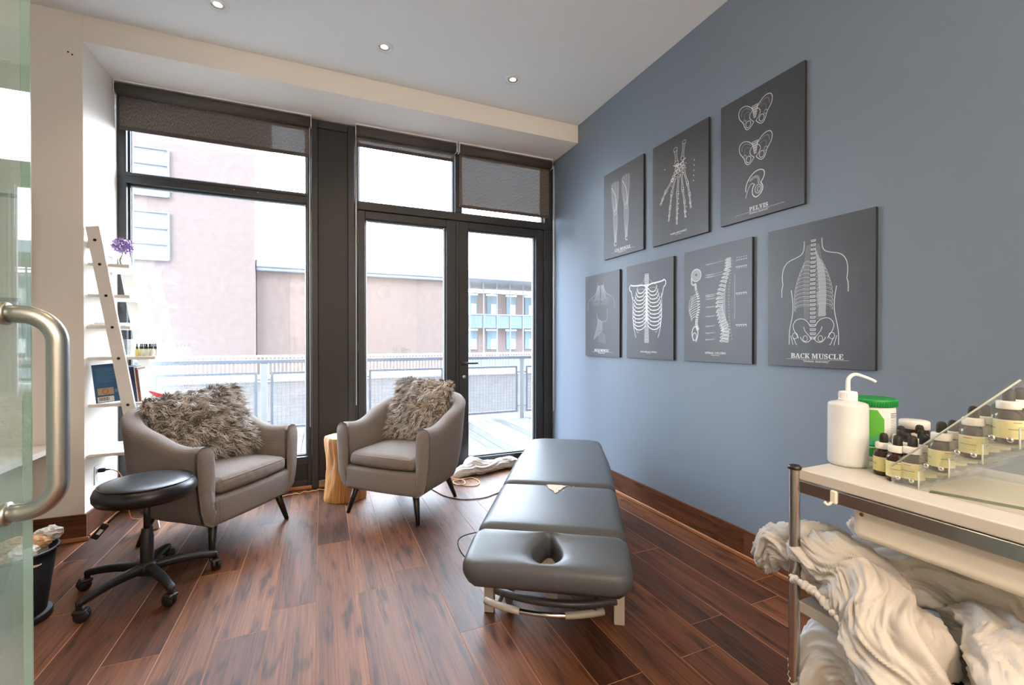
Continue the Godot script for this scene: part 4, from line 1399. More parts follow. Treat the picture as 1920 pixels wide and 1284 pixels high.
	var add_ring := func(f: float, y: float, inset: float, grow: float):
		var row := []
		for k in n:
			var a: float = angs[k]
			var pi_: Vector2 = hole.call(a, grow)
			var po: Vector2 = outer.call(a, inset)
			var p := pi_.lerp(po, f)
			row.append(Vector3(p.x, y, -p.y * -1.0))
		rings.append(row)
	add_ring.call(0.0, -th, 0.0, 0.002)
	add_ring.call(0.0, -th * 0.5, 0.0, 0.0)
	add_ring.call(0.0, -0.022, 0.0, 0.0)
	add_ring.call(0.0, -0.011, 0.0, 0.003)
	add_ring.call(0.0, -0.006, 0.0, 0.007)
	add_ring.call(0.0, -0.003, 0.0, 0.012)
	add_ring.call(0.15, 0.0, 0.018, 0.012)
	add_ring.call(0.4, 0.004, 0.018, 0.012)
	add_ring.call(0.7, 0.005, 0.018, 0.012)
	add_ring.call(0.92, 0.002, 0.018, 0.012)
	add_ring.call(1.0, 0.0, 0.018, 0.0)
	add_ring.call(1.0, -0.006, 0.009, 0.0)
	add_ring.call(1.0, -0.018, 0.002, 0.0)
	add_ring.call(1.0, -0.036, 0.0, 0.0)
	add_ring.call(1.0, -0.056, 0.002, 0.0)
	add_ring.call(1.0, -0.074, 0.010, 0.0)
	add_ring.call(1.0, -th, 0.028, 0.0)
	add_ring.call(0.0, -th, 0.0, 0.002)
	var hs := S()
	grid(hs, rings, true, false, false)
	var hd := fin(hs, "head_cushion", M.vinyl, o)
	hd.position = Vector3(0, top - 0.016, 0.708 + hl / 2)
	hd.rotation.x = deg_to_rad(7.0)
	box("rear_frame", Vector3(0, top - th - 0.018, -0.42), Vector3(0.5, 0.035, 0.98), M.metal_dark, o, 0.006)
	box("middle_frame", Vector3(0, top - th - 0.018, 0.42), Vector3(0.5, 0.035, 0.5), M.metal_dark, o, 0.006)
	for g in [-1, 1]: tubed("head_strut", [Vector3(g * 0.12, top - th - 0.022, 0.55), Vector3(g * 0.12, top - th - 0.034, 0.86)], 0.011, M.metal_dark, o, 10)
	tubed("head_bar", [Vector3(0.035, 0.29, 0.5), Vector3(0.02, 0.335, 0.86)], 0.019, M.metal_beige, o, 12)
	box("head_bracket", Vector3(0.0, 0.33, 0.745), Vector3(0.1, 0.05, 0.05), M.metal_beige, o, 0.005)
	# base: two runners, four feet, cross beams, lift arms
	for g in [-1, 1]:
		box("runner", Vector3(g * 0.262, 0.115, -0.1), Vector3(0.045, 0.06, 1.24), M.metal_beige, o, 0.006)
		for z in [0.525, -0.72]:
			box("foot", Vector3(g * 0.285, 0.105, z), Vector3(0.045, 0.21, 0.035), M.metal_beige, o, 0.004)
		for z in [0.455, -0.65]:
			var cs := box("caster_fork", Vector3(g * 0.205, 0.095, z), Vector3(0.035, 0.07, 0.05), M.metal_beige, o, 0.006)
			lathed("caster_wheel", disc_prof(0.046, 0.03, 0.006), M.rubber_grey, cs, 24, Vector3(g * 0.205 - 0.015, 0.05, z), Basis(Vector3(0, 0, 1), -PI / 2))
			lathed("caster_hub", disc_prof(0.03, 0.036, 0.004), M.metal_beige, cs, 24, Vector3(g * 0.205 - 0.018, 0.05, z), Basis(Vector3(0, 0, 1), -PI / 2))
		tubed("lift_arm", [Vector3(g * 0.2, 0.14, 0.32), Vector3(g * 0.2, top - th - 0.04, -0.28)], 0.02, M.metal_dark, o, 10)
	for z in [0.46, -0.65]: box("cross_beam", Vector3(0, 0.125, z), Vector3(0.5, 0.05, 0.04), M.metal_dark, o, 0.005)
	box("motor_housing", Vector3(0, 0.2, 0.05), Vector3(0.14, 0.13, 0.34), M.metal_beige, o, 0.02, 2)
	box("crossbar_plate", Vector3(0.02, 0.175, 0.5), Vector3(0.3, 0.016, 0.05), M.metal_beige, o, 0.004)
	box("latch", Vector3(0.0, 0.155, 0.55), Vector3(0.065, 0.035, 0.05), M.metal_beige, o, 0.005)
	box("latch_tongue", Vector3(0.0, 0.125, 0.585), Vector3(0.05, 0.06, 0.012), M.metal_beige, o, 0.003)
	# curved release bars at the head end
	var arcp := []
	var arcq := []
	for k in 17:
		var t := lerpf(-1, 1, k / 16.0)
		arcp.append(Vector3(t * 0.255 + 0.012, 0.128, 0.585 + 0.055 * (1.0 - t * t)))
		arcq.append(Vector3(t * 0.25 - 0.035, 0.098, 0.615 + 0.06 * (1.0 - t * t)))
	tubed("dark_release_bar", arcp, 0.016, M.metal_dark, o, 10)
	tubed("chrome_bar", arcq, 0.011, M.chrome, o, 12)
	tubed("grip", arcq.slice(0, 6), 0.0145, M.metal_beige, o, 12)
	tubed("grip", arcq.slice(11, 17), 0.0145, M.metal_beige, o, 12)
	for g in [-1, 1]: tubed("bar_arm", [Vector3(g * 0.2 - 0.02, 0.105, 0.635), Vector3(g * 0.2, 0.125, 0.47)], 0.009, M.metal_dark, o, 8)

func build_stool():
	var o := thing("rolling_stool", "black round rolling stool with five star base and casters", "stool", Vector3(-0.795, 0, -2.715))
	lathed("seat", [Vector2(0.001, 0.443), Vector2(0.172, 0.443), Vector2(0.192, 0.45), Vector2(0.203, 0.468), Vector2(0.204, 0.49), Vector2(0.196, 0.512), Vector2(0.181, 0.525), Vector2(0.165, 0.5315), Vector2(0.12, 0.536), Vector2(0.06, 0.538), Vector2(0.001, 0.538)], M.black_vinyl, o, 56)
	var se := []
	for k in 49: se.append(Vector3(cos(TAU * k / 48.0) * 0.184, 0.5255, sin(TAU * k / 48.0) * 0.184))
	tubed("seat_seam", se, 0.0028, M.black_vinyl, o, 5)
	box("seat_plate", Vector3(0, 0.432, 0), Vector3(0.17, 0.022, 0.17), M.black_plastic, o, 0.006)
	lathed("piston", disc_prof(0.014, 0.2, 0.002), M.black_gloss, o, 20, Vector3(0, 0.24, 0))
	lathed("column", [Vector2(0.027, 0.09), Vector2(0.027, 0.255), Vector2(0.027, 0.255), Vector2(0.024, 0.262), Vector2(0.024, 0.262), Vector2(0.023, 0.292), Vector2(0.021, 0.296), Vector2(0.001, 0.296)], M.black_plastic, o, 24)
	lathed("hub", [Vector2(0.03, 0.068), Vector2(0.045, 0.075), Vector2(0.046, 0.11), Vector2(0.036, 0.124), Vector2(0.027, 0.13)], M.black_plastic, o, 24)
	for k in 5:
		var a := deg_to_rad(160.0 + 72.0 * k)
		var d := Vector3(cos(a), 0, -sin(a))
		var rot := Basis(Vector3.UP, a)
		var lb := func(p: Vector3) -> Vector3:
			var t := clampf((p.x + 0.135) / 0.27, 0, 1)
			return Vector3(p.x, p.y * lerpf(1.25, 0.85, t) - 0.022 * t + 0.012 * sin(t * PI), p.z * lerpf(1.15, 0.85, t))
		var lg := S()
		rbox(lg, d * 0.155 + Vector3(0, 0.1, 0), Vector3(0.27, 0.036, 0.04), 0.014, 3, rot, Vector3i(10, 1, 1), lb)
		var leg := fin(lg, "leg", M.black_plastic, o)
		var e := d * 0.282
		lathed("caster_stem", disc_prof(0.011, 0.04, 0.002), M.black_plastic, leg, 12, Vector3(e.x, 0.05, e.z))
		var ca := Basis(Vector3.UP, a + 0.9 + k * 1.3)
		for s in [-1, 1]:
			lathed("caster_wheel", disc_prof(0.027, 0.018, 0.006), M.black_plastic, leg, 22, Vector3(e.x, 0.027, e.z) + ca * Vector3(0.012, 0, 0) + ca * Vector3(0, 0, s * 0.012 - 0.009), ca * Basis(Vector3.RIGHT, PI / 2))
		var cv := S()
		rbox(cv, Vector3(e.x, 0.046, e.z) + ca * Vector3(0.006, 0, 0), Vector3(0.05, 0.02, 0.046), 0.009, 2, ca)
		fin(cv, "caster_cover", M.black_plastic, leg, false)
	var lv := tubed("lever", curve([Vector3(-0.03, 0.428, 0.02), Vector3(-0.09, 0.40, 0.05), Vector3(-0.125, 0.365, 0.075)], 10), 0.005, M.black_plastic, o, 8)
	var pd := S()
	rbox(pd, Vector3(-0.15, 0.335, 0.088), Vector3(0.03, 0.075, 0.012), 0.005, 2, Basis(Vector3(0, 0, 1), -0.65) * Basis(Vector3.UP, 0.3))
	fin(pd, "paddle", M.black_plastic, lv, false)
	var pm := S()
	rbox(pm, Vector3(-0.147, 0.335, 0.0955), Vector3(0.014, 0.026, 0.001), 0.0003, 1, Basis(Vector3(0, 0, 1), -0.65) * Basis(Vector3.UP, 0.3))
	fin(pm, "paddle_mark", M.white_stone, lv, false)

# --- ladder shelf leaning on the side of the recess
func build_shelf():
	var o := thing("ladder_shelf", "white leaning ladder shelf with books in the window recess", "shelf", Vector3.ZERO)
	var zn := -3.53
	var zf := -3.935
	var lean := atan2(0.296, 1.923)
	var rot := Basis(Vector3(0, 0, 1), lean)
	var len_ := 1.945
	for z in [zn, zf]:
		var c := Vector3((-1.0 - 1.296) / 2, 1.923 / 2, z)
		box("side_rail", c, Vector3(0.068, len_, 0.02), M.white_lacquer, o, 0.003, 1, rot)
	var tiers := [[1.69, -1.122], [1.497, -1.12], [1.301, -1.118], [1.106, -0.99], [0.812, -0.985], [0.502, -1.03]]
	for t in tiers:
		var sh := box("tier", Vector3((XL + 0.006 + t[1]) / 2, t[0], (zn + zf) / 2), Vector3(t[1] - XL - 0.006, 0.02, zn - zf - 0.022), M.white_lacquer, o, 0.002)
		for z in [zn + 0.0105, zf + 0.0105]:
			var x: float = -1.0 - 0.296 * (t[0] / 1.923)
			lathed("bolt", disc_prof(0.0085, 0.002, 0.0008), M.bolt, sh, 14, Vector3(x, t[0], z), Basis(Vector3.RIGHT, PI / 2))
	for z in [zn + 0.0105, zf + 0.0105]: lathed("bolt", disc_prof(0.0085, 0.002, 0.0008), M.bolt, o, 14, Vector3(-1.283, 1.838, z), Basis(Vector3.RIGHT, PI / 2))
	box("top_brace", Vector3(-1.298, 1.815, (zn + zf) / 2), Vector3(0.06, 0.05, zn - zf - 0.022), M.white_lacquer, o, 0.003)
	# crystal tree
	var ct := thing("crystal_tree", "little purple crystal bead tree on the top shelf tier", "ornament", Vector3(-1.195, 1.70, -3.645))
	lathed("plinth", disc_prof(0.026, 0.012, 0.004), M.walnut, ct, 20)
	tubed("trunk", curve([Vector3(0, 0.01, 0), Vector3(-0.006, 0.04, 0.004), Vector3(0.004, 0.075, 0), Vector3(0.006, 0.11, 0)], 12), 0.004, M.bronze, ct, 7, 0.002)
	var r := RandomNumberGenerator.new()
	r.seed = 77
	var bd := S(false)
	for k in 260:
		var d := Vector3(r.randf_range(-1, 1), r.randf_range(-0.8, 1), r.randf_range(-1, 1)).normalized()
		var p := Vector3(0.008, 0.135, 0) + d * Vector3(0.060, 0.048, 0.060) * pow(r.randf(), 0.4)
		chip(bd, p, r.randf_range(0.005, 0.0095), r.randf() * 6.0)
	fin(bd, "beads", M.amethyst, ct).set_meta("kind", "stuff")
	for k in 7:
		var d := Vector3(cos(k * 0.9), 0.5 + 0.3 * sin(k * 2.1), sin(k * 0.9)).normalized()
		tubed("branch", [Vector3(0.005, 0.09, 0), Vector3(0.008, 0.125, 0) + d * 0.04], 0.0013, M.bronze, ct, 5)
	# flat white box and papers
	var bx := box("flat_box", Vector3(-1.235, 1.3225, -3.73), Vector3(0.16, 0.021, 0.28), M.paper_white, self, 0.003)
	tag(bx, "flat white carton lying on a ladder shelf tier", "box")
	# small dropper vials on the fourth tier
	for k in 11:
		var p := Vector3(-1.105 + 0.026 * (k % 4) + 0.008 * (k / 4), 1.116, -3.61 - 0.038 * (k / 4) - 0.006 * (k % 2))
		var v := thing("small_vial", "small vial with black dropper cap on the ladder shelf", "bottle", p, 0.0, "vials on the ladder shelf")
		lathed("glass_body", [Vector2(0.001, 0), Vector2(0.0105, 0), Vector2(0.0115, 0.002), Vector2(0.0115, 0.036), Vector2(0.006, 0.044), Vector2(0.006, 0.05)], M.vial_yellow if k % 4 == 0 else M.vial_clear, v, 14)
		lathed("cap", [Vector2(0.0075, 0.048), Vector2(0.0075, 0.062), Vector2(0.004, 0.064), Vector2(0.0042, 0.078), Vector2(0.001, 0.082)], M.black_plastic, v, 12)
	# acrylic block behind them
	var ab := thing("acrylic_organizer", "clear acrylic drawer box on the ladder shelf", "box", Vector3(-1.225, 1.116, -3.72))
	box("case", Vector3(0, 0.055, 0), Vector3(0.13, 0.11, 0.2), M.acrylic, ab, 0.003)
	for y in [0.028, 0.082]: box("drawer_front", Vector3(0.066, y, 0), Vector3(0.004, 0.048, 0.19), M.acrylic, ab, 0.001)
	# books
	var bk := thing("book", "blue paperback leaning with its back cover showing", "book", Vector3(-1.222, 0.8305, -3.575), 0.0)
	bk.rotation = Vector3(-0.05, 0.2, 0.10)
	box("pages", Vector3(0, 0.122, -0.006), Vector3(0.146, 0.234, 0.011), M.paper_white, bk, 0.001)
	var cm := std(255, 255, 255, 0.45)
	cm.albedo_texture = tex_of(cover_image())
	var cs := S(false)
	quv(cs, [Vector3(-0.075, 0.0, 0.0012), Vector3(0.075, 0.0, 0.0012), Vector3(0.075, 0.242, 0.0012), Vector3(-0.075, 0.242, 0.0012)], [Vector2(0, 1), Vector2(1, 1), Vector2(1, 0), Vector2(0, 0)])
	fin(cs, "cover_print", cm, bk)
	box("cover", Vector3(0, 0.121, 0.0), Vector3(0.15, 0.242, 0.002), M.book_blue, bk, 0.0005)
	var cols := [[34, 84, 120, "teal blue book spine standing next to the leaning paperback", 0.015, 0.232], [70, 120, 150, "light blue thin book in the shelf row", 0.008, 0.226], [38, 44, 84, "navy blue thick book in the shelf row", 0.019, 0.225], [214, 208, 196, "white thin book in the shelf row", 0.007, 0.222], [128, 60, 52, "dark red book in the shelf row", 0.009, 0.22], [226, 224, 220, "pale magazine at the end of the shelf row", 0.005, 0.205]]
	var x := -1.142
	for c in cols:
		var b := thing("book", c[3], "book", Vector3(x + c[4] / 2, 0.8236, -3.66), 0.0)
		b.rotation.z = 0.10
		box("cover", Vector3(0, c[5] / 2, 0), Vector3(c[4], c[5], 0.15), std(c[0], c[1], c[2], 0.5), b, 0.002)
		box("pages", Vector3(0, c[5] / 2 + 0.0006, -0.004), Vector3(c[4] * 0.8, c[5] + 0.0008, 0.146), M.paper_white, b, 0.0005)
		x += c[4] + 0.0015
	var cn := thing("red_cone", "small red plastic cone lying by the shelf books", "cone", Vector3(-1.022, 0.851, -3.70))
	cn.rotation = Vector3(0.1, 0.5, 1.05)
	lathed("shell", [Vector2(0.024, -0.03), Vector2(0.025, -0.028), Vector2(0.004, 0.055), Vector2(0.001, 0.058)], M.red, cn, 20)
	lathed("rim", [Vector2(0.001, -0.0305), Vector2(0.024, -0.0305), Vector2(0.027, -0.029), Vector2(0.025, -0.026)], M.red, cn, 20)
	# power outlet and plug
	var ol := thing("power_outlet", "white wall outlet with black plug in the recess side", "outlet", Vector3(XL + 0.0005, 0.355, -3.665))
	box("plate", Vector3(0.003, 0, 0), Vector3(0.006, 0.118, 0.074), M.rail_white, ol, 0.002)
	for y in [0.026, -0.026]: box("socket", Vector3(0.0065, y, 0), Vector3(0.003, 0.034, 0.03), M.paper_white, ol, 0.001)
	var pg := thing("power_plug", "black plug with orange cord in the wall outlet", "plug", Vector3(XL + 0.009, 0.381, -3.665))
	box("plug_body", Vector3(0.018, 0, 0), Vector3(0.036, 0.024, 0.026), M.black_plastic, pg, 0.006, 2)
	tubed("neck", [Vector3(0.03, 0, 0), Vector3(0.06, 0.001, 0.0)], 0.007, M.black_plastic, pg, 8, 0.004)
	tubed("cord", curve([Vector3(0.055, 0, 0), Vector3(0.10, -0.02, 0.0), Vector3(0.13, -0.12, -0.02), Vector3(0.14, -0.3, -0.05), Vector3(0.16, -0.378, -0.1), Vector3(0.5, -0.378, -0.19)], 30), 0.0033, M.cord_orange, pg, 7)

func chip(st: SurfaceTool, c: Vector3, r: float, a: float):
	var b := Basis(Vector3(0.3, 1, 0.2).normalized(), a)
	var p := [b * Vector3(r, 0, 0), b * Vector3(0, 0, -r), b * Vector3(-r, 0, 0), b * Vector3(0, 0, r)]
	var u := b * Vector3(0, r * 1.2, 0)
	for k in 4:
		var q := (k + 1) % 4
		tri(st, c + p[k], c + p[q], c + u)
		tri(st, c + p[q], c + p[k], c - u)

func cover_image() -> Image:
	var im := Image.create(150, 242, false, Image.FORMAT_RGB8)
	im.fill(Color8(38, 92, 134))
	im.fill_rect(Rect2i(0, 0, 150, 16), Color8(28, 70, 108))
	for k in 9: im.fill_rect(Rect2i(18, 30 + k * 10, 96 - (k * 17) % 40, 3), Color8(74, 128, 164))
	im.fill_rect(Rect2i(14, 150, 76, 44), Color8(178, 150, 120))
	for y in 34:
		for x in 30:
			var d := Vector2(x - 15, (y - 17) * 0.9).length()
			if d < 14: im.set_pixel(34 + x, 155 + y, Color8(196, 146, 108) if d < 11 else Color8(120, 84, 58))
	im.fill_rect(Rect2i(94, 162, 50, 22), Color8(92, 128, 160))
	im.fill_rect(Rect2i(10, 204, 78, 34), Color8(232, 230, 224))
	for k in 24: im.fill_rect(Rect2i(16 + k * 2, 208, 1 + (k * 7) % 2, 22), Color8(40, 40, 44) if (k * 5) % 3 > 0 else Color8(232, 230, 224))
	return im

# --- trolley
func cloth(called: String, path: Array, radii: Array, seed_: int, mat: Material, parent: Node, nt := 90, nk := 120, amp := 0.34, flat := 0.75, lowest := -1.0, highest := 9.0):
	# a gathered length of cloth: a loft with sharp lengthwise folds
	var pts := curve(path, nt)
	var fr := frames(PackedVector3Array(pts))
	var n := FastNoiseLite.new()
	n.seed = seed_
	n.noise_type = FastNoiseLite.TYPE_SIMPLEX_SMOOTH
	n.fractal_type = FastNoiseLite.FRACTAL_RIDGED
	n.fractal_octaves = 3
	n.fractal_gain = 0.42
	n.frequency = 0.62
	var n2 := noise(seed_ + 3, 0.9, 2)
	var n3 := n.duplicate()
	n3.seed = seed_ + 31
	n3.fractal_octaves = 2
	n3.frequency = 1.5
	var rows := []
	for i in nt + 1:
		var t := float(i) / nt
		var f := t * (radii.size() - 1)
		var k0 := mini(int(f), radii.size() - 2)
		var rr := lerpf(radii[k0], radii[k0 + 1], smoothstep(0, 1, f - k0))
		rr *= sqrt(clampf(t / 0.06, 0.02, 1)) * sqrt(clampf((1.0 - t) / 0.06, 0.02, 1))
		var row := []
		for k in nk:
			var a := TAU * k / nk
			var tw := a + 0.9 * n2.get_noise_2d(t * 2.2, seed_)
			var q := Vector3(cos(tw) * 1.25, sin(tw) * 1.25, t * 2.4)
			var w := Vector3(n2.get_noise_3dv(q), n2.get_noise_3dv(q + Vector3(9, 2, 4)), n2.get_noise_3dv(q + Vector3(3, 8, 1))) * 0.6
			var v := n.get_noise_3dv(q + w)
			var fine: float = n3.get_noise_3dv(q * Vector3(1.0, 1.0, 0.55) + w * 1.6)
			var u := n2.get_noise_3dv(q * 0.8 + Vector3(20, 0, 0))
			var r2: float = rr * (1.0 + amp * (v * 0.6 - 0.05) + amp * 0.30 * fine + 0.40 * u)
			var off: Vector3 = fr[i][0] * cos(a) * r2 + fr[i][1] * sin(a) * r2
			off.y *= flat
			row.append(rest_on(pts[i] + off, lowest, highest))
		rows.append(row)
	var st := S()
	grid(st, rows, true)
	return fin(st, called, mat, parent)

# cloth lies on the trolley board under it (height lowest), stays below the next one, hangs outside the front edge, wraps the posts
func rest_on(p: Vector3, lowest: float, highest: float) -> Vector3:
	if lowest < 0.0: return Vector3(p.x, maxf(p.y, 0.002), p.z)
	var q := p
	var over := q.x > 1.018 and q.x < 1.436 and q.z > -0.69
	if over: q.y = clampf(q.y, lowest, highest)
	elif q.y < lowest and q.z > -0.69: q.x = minf(q.x, 1.016)
	elif q.y < lowest: q.z = minf(q.z, -0.700)
	for z in [-0.691, -0.026]:
		for x in [1.024, 1.428]:
			var e := Vector2(q.x - x, q.z - z)
			if e.length() < 0.0135:
				e = (e if e.length() > 0.0005 else Vector2(1, 0.3)).normalized() * 0.0135
				q.x = x + e.x
				q.z = z + e.y
	return q

func build_trolley():
	var o := thing("trolley", "white topped trolley on chrome posts holding bottles and linen", "trolley", Vector3.ZERO)
	var x0 := 1.02
	var x1 := 1.432
	var z0 := -0.697
	var z1 := -0.02
	for x in [x0 + 0.004, x1 - 0.004]:
		for z in [z0 + 0.006, z1 - 0.006]:
			var ps := lathed("post", [Vector2(0.0118, 0.05), Vector2(0.0118, 0.918)], M.chrome_dull, o, 20, Vector3(x, 0, z))
			lathed("post_cap", [Vector2(0.0118, 0.916), Vector2(0.0145, 0.917), Vector2(0.0145, 0.923), Vector2(0.010, 0.927), Vector2(0.001, 0.928)], M.black_plastic, ps, 18, Vector3(x, 0, z))
			lathed("caster", disc_prof(0.026, 0.022, 0.005), M.black_plastic, ps, 18, Vector3(x - 0.011, 0.026, z), Basis(Vector3(0, 0, 1), -PI / 2))
	for y in [0.907, 0.597, 0.28]:
		box("shelf_board", Vector3((x0 + x1) / 2 + 0.002, y, (z0 + z1) / 2), Vector3(x1 - x0 - 0.006, 0.026, z1 - z0 - 0.026), M.tray_white, o, 0.004, 2)
		if y > 0.9:
			for x in [x0 + 0.006, x1 - 0.006]: box("rail", Vector3(x, y - 0.028, (z0 + z1) / 2), Vector3(0.006, 0.028, z1 - z0 - 0.03), M.chrome_dull, o, 0.002)
			for z in [z0 + 0.008, z1 - 0.008]: box("rail", Vector3((x0 + x1) / 2, y - 0.028, z), Vector3(x1 - x0 - 0.03, 0.028, 0.006), M.chrome_dull, o, 0.002)
	# tub drawer under the top
	var dr := S()
	rbox(dr, Vector3((x0 + x1) / 2 + 0.006, 0.843, -0.31), Vector3(0.372, 0.092, 0.545), 0.016, 3)
	var dw := fin(dr, "tub_drawer", M.bin_white, o, false)
	box("drawer_lip", Vector3((x0 + x1) / 2 + 0.006, 0.884, -0.31), Vector3(0.39, 0.01, 0.565), M.bin_white, dw, 0.003)
	lathed("rust_spot", disc_prof(0.004, 0.0014, 0.0005), M.rust, dw, 12, Vector3(1.0455, 0.852, -0.562), Basis(Vector3(0, 0, 1), PI / 2))
	var ck := box("plastic_clip", Vector3(1.0215, 0.879, -0.603), Vector3(0.008, 0.03, 0.014), M.bin_white, o, 0.004)
	tubed("clip_hook", curve([Vector3(1.02, 0.868, -0.605), Vector3(1.014, 0.861, -0.611), Vector3(1.012, 0.866, -0.617)], 8), 0.003, M.bin_white, ck, 8)
	# linen: mid tier
	var l1 := thing("fitted_sheet", "cream fitted sheet with gathered elastic edge spilling off the trolley tier", "linen", Vector3.ZERO)
	cloth("sheet", [Vector3(1.10, 0.70, -0.70), Vector3(1.065, 0.718, -0.655), Vector3(1.06, 0.70, -0.60), Vector3(1.04, 0.672, -0.54), Vector3(1.005, 0.61, -0.475), Vector3(0.975, 0.50, -0.42)], [0.05, 0.062, 0.07, 0.068, 0.06, 0.06], 11, M.linen_cream, l1, 120, 160, 0.34, 0.9, 0.6115, 0.794)
	var el := []
	for k in 61:
		var t := k / 60.0
		el.append(Vector3(lerpf(1.003, 0.955, t) + 0.006 * sin(k * 1.7), lerpf(0.667, 0.60, t) + 0.03 * sin(t * PI) + 0.005 * sin(k * 2.1), lerpf(-0.685, -0.50, t)))
	tubed("elastic_edge", curve(el, 120), 0.0065, M.linen_cream, l1, 9)
	var l2 := thing("linen_bundle", "cream linen bundle poking out of the trolley end past the post", "linen", Vector3.ZERO)
	cloth("bundle", [Vector3(1.10, 0.625, -0.815), Vector3(1.085, 0.665, -0.79), Vector3(1.075, 0.70, -0.745), Vector3(1.1, 0.71, -0.69), Vector3(1.15, 0.70, -0.64)], [0.03, 0.042, 0.05, 0.056, 0.05], 23, M.linen_cream, l2, 80, 110, 0.38, 1.0, 0.6115, 0.794)
	var l3 := thing("folded_towel", "white towel heaped at the back of the trolley tier", "linen", Vector3.ZERO)
	cloth("towel", [Vector3(1.26, 0.70, -0.675), Vector3(1.29, 0.735, -0.635), Vector3(1.31, 0.73, -0.57), Vector3(1.34, 0.715, -0.50)], [0.045, 0.06, 0.06, 0.05], 37, M.linen, l3, 80, 110, 0.34, 0.9, 0.6115, 0.794)
	var l4 := thing("grey_sheet", "grey white sheet rolled across the trolley tier under the drawer", "linen", Vector3.ZERO)
	cloth("sheet", [Vector3(1.16, 0.675, -0.655), Vector3(1.19, 0.70, -0.58), Vector3(1.24, 0.70, -0.50), Vector3(1.29, 0.675, -0.42), Vector3(1.31, 0.64, -0.32), Vector3(1.3, 0.63, -0.2)], [0.06, 0.075, 0.085, 0.08, 0.07, 0.06], 41, M.linen_grey, l4, 100, 130, 0.26, 0.85, 0.6115, 0.794)
	var l5 := thing("white_towel", "crisp white towel at the near corner of the trolley tier", "linen", Vector3.ZERO)
	cloth("towel", [Vector3(1.20, 0.64, -0.46), Vector3(1.16, 0.665, -0.40), Vector3(1.10, 0.66, -0.35), Vector3(1.015, 0.62, -0.30), Vector3(0.98, 0.54, -0.25)], [0.045, 0.055, 0.062, 0.06, 0.06], 53, M.linen, l5, 80, 110, 0.3, 0.9, 0.6115, 0.794)
	# linen: bottom tier
	var l6 := thing("crumpled_sheet", "crumpled white sheet piled on the lowest trolley tier", "linen", Vector3.ZERO)
	cloth("sheet", [Vector3(1.10, 0.35, -0.66), Vector3(1.09, 0.43, -0.655), Vector3(1.11, 0.495, -0.61), Vector3(1.12, 0.50, -0.54), Vector3(1.11, 0.45, -0.46), Vector3(1.12, 0.40, -0.36), Vector3(1.15, 0.36, -0.22)], [0.06, 0.075, 0.085, 0.09, 0.09, 0.09, 0.07], 67, M.linen, l6, 100, 130, 0.36, 1.0, 0.2945, 0.582)
	var l7 := thing("crumpled_sheet", "second crumpled sheet behind on the lowest trolley tier", "linen", Vector3.ZERO)
	cloth("sheet", [Vector3(1.29, 0.36, -0.63), Vector3(1.31, 0.44, -0.57), Vector3(1.31, 0.45, -0.45), Vector3(1.3, 0.40, -0.3), Vector3(1.3, 0.37, -0.16)], [0.06, 0.085, 0.09, 0.09, 0.07], 71, M.linen, l7, 60, 84, 0.34, 1.0, 0.2945, 0.582)
	# on top
	var yt := 0.9202
	var wb := thing("wash_bottle", "translucent white wash bottle with a bent spout", "bottle", Vector3(1.168, yt, -0.658))
	lathed("body", [Vector2(0.001, 0.0), Vector2(0.034, 0.0), Vector2(0.038, 0.002), Vector2(0.0402, 0.007), Vector2(0.0405, 0.014), Vector2(0.0402, 0.143), Vector2(0.0385, 0.148), Vector2(0.034, 0.1505), Vector2(0.024, 0.153), Vector2(0.0185, 0.155), Vector2(0.018, 0.158)], M.ldpe, wb, 40)
	lathed("liquid", [Vector2(0.001, 0.003), Vector2(0.036, 0.003), Vector2(0.0392, 0.010), Vector2(0.0392, 0.094), Vector2(0.001, 0.094)], M.liquid, wb, 32)
	var cp := lathed("cap", [Vector2(0.018, 0.155), Vector2(0.0192, 0.156), Vector2(0.0192, 0.159), Vector2(0.0183, 0.160), Vector2(0.0183, 0.174), Vector2(0.018, 0.176), Vector2(0.007, 0.178)], M.ldpe_solid, wb, 32)
	for k in 28: box("rib", Vector3(cos(TAU * k / 28) * 0.0184, 0.1667, sin(TAU * k / 28) * 0.0184), Vector3(0.0012, 0.012, 0.0012), M.ldpe_solid, cp, 0.0003, 1, Basis(Vector3.UP, -TAU * k / 28))
	var dirs := Vector3(0.72, 0, 0.69)
	tubed("spout", curve([Vector3(0, 0.176, 0), Vector3(0, 0.200, 0), dirs * 0.003 + Vector3(0, 0.210, 0), dirs * 0.010 + Vector3(0, 0.2165, 0), dirs * 0.02 + Vector3(0, 0.217, 0), dirs * 0.045 + Vector3(0, 0.207, 0), dirs * 0.055 + Vector3(0, 0.201, 0)], 30), 0.0052, M.ldpe_solid, wb, 12, 0.003)
	var tb := thing("wipes_tub", "white wipes tub with ribbed green lid and green label", "tub", Vector3(1.292, yt, -0.672))
	lathed("body", [Vector2(0.001, 0), Vector2(0.044, 0), Vector2(0.047, 0.003), Vector2(0.047, 0.135), Vector2(0.045, 0.137)], M.paper_white, tb, 36)
	var lm := std(255, 255, 255, 0.4)
	lm.albedo_texture = tex_of(tub_image())
	var ls := S()
	var rows := []
	for y in [0.012, 0.128]:
		var row := []
		for k in 49:
			var a := deg_to_rad(88.0) + TAU * k / 48.0
			row.append(Vector3(cos(a) * 0.0475, y, -sin(a) * 0.0475))
		rows.append(row)
	for k in 48:
		quv(ls, [rows[0][k], rows[0][k + 1], rows[1][k + 1], rows[1][k]], [Vector2(k / 48.0, 1), Vector2((k + 1) / 48.0, 1), Vector2((k + 1) / 48.0, 0), Vector2(k / 48.0, 0)])
	fin(ls, "label", lm, tb)
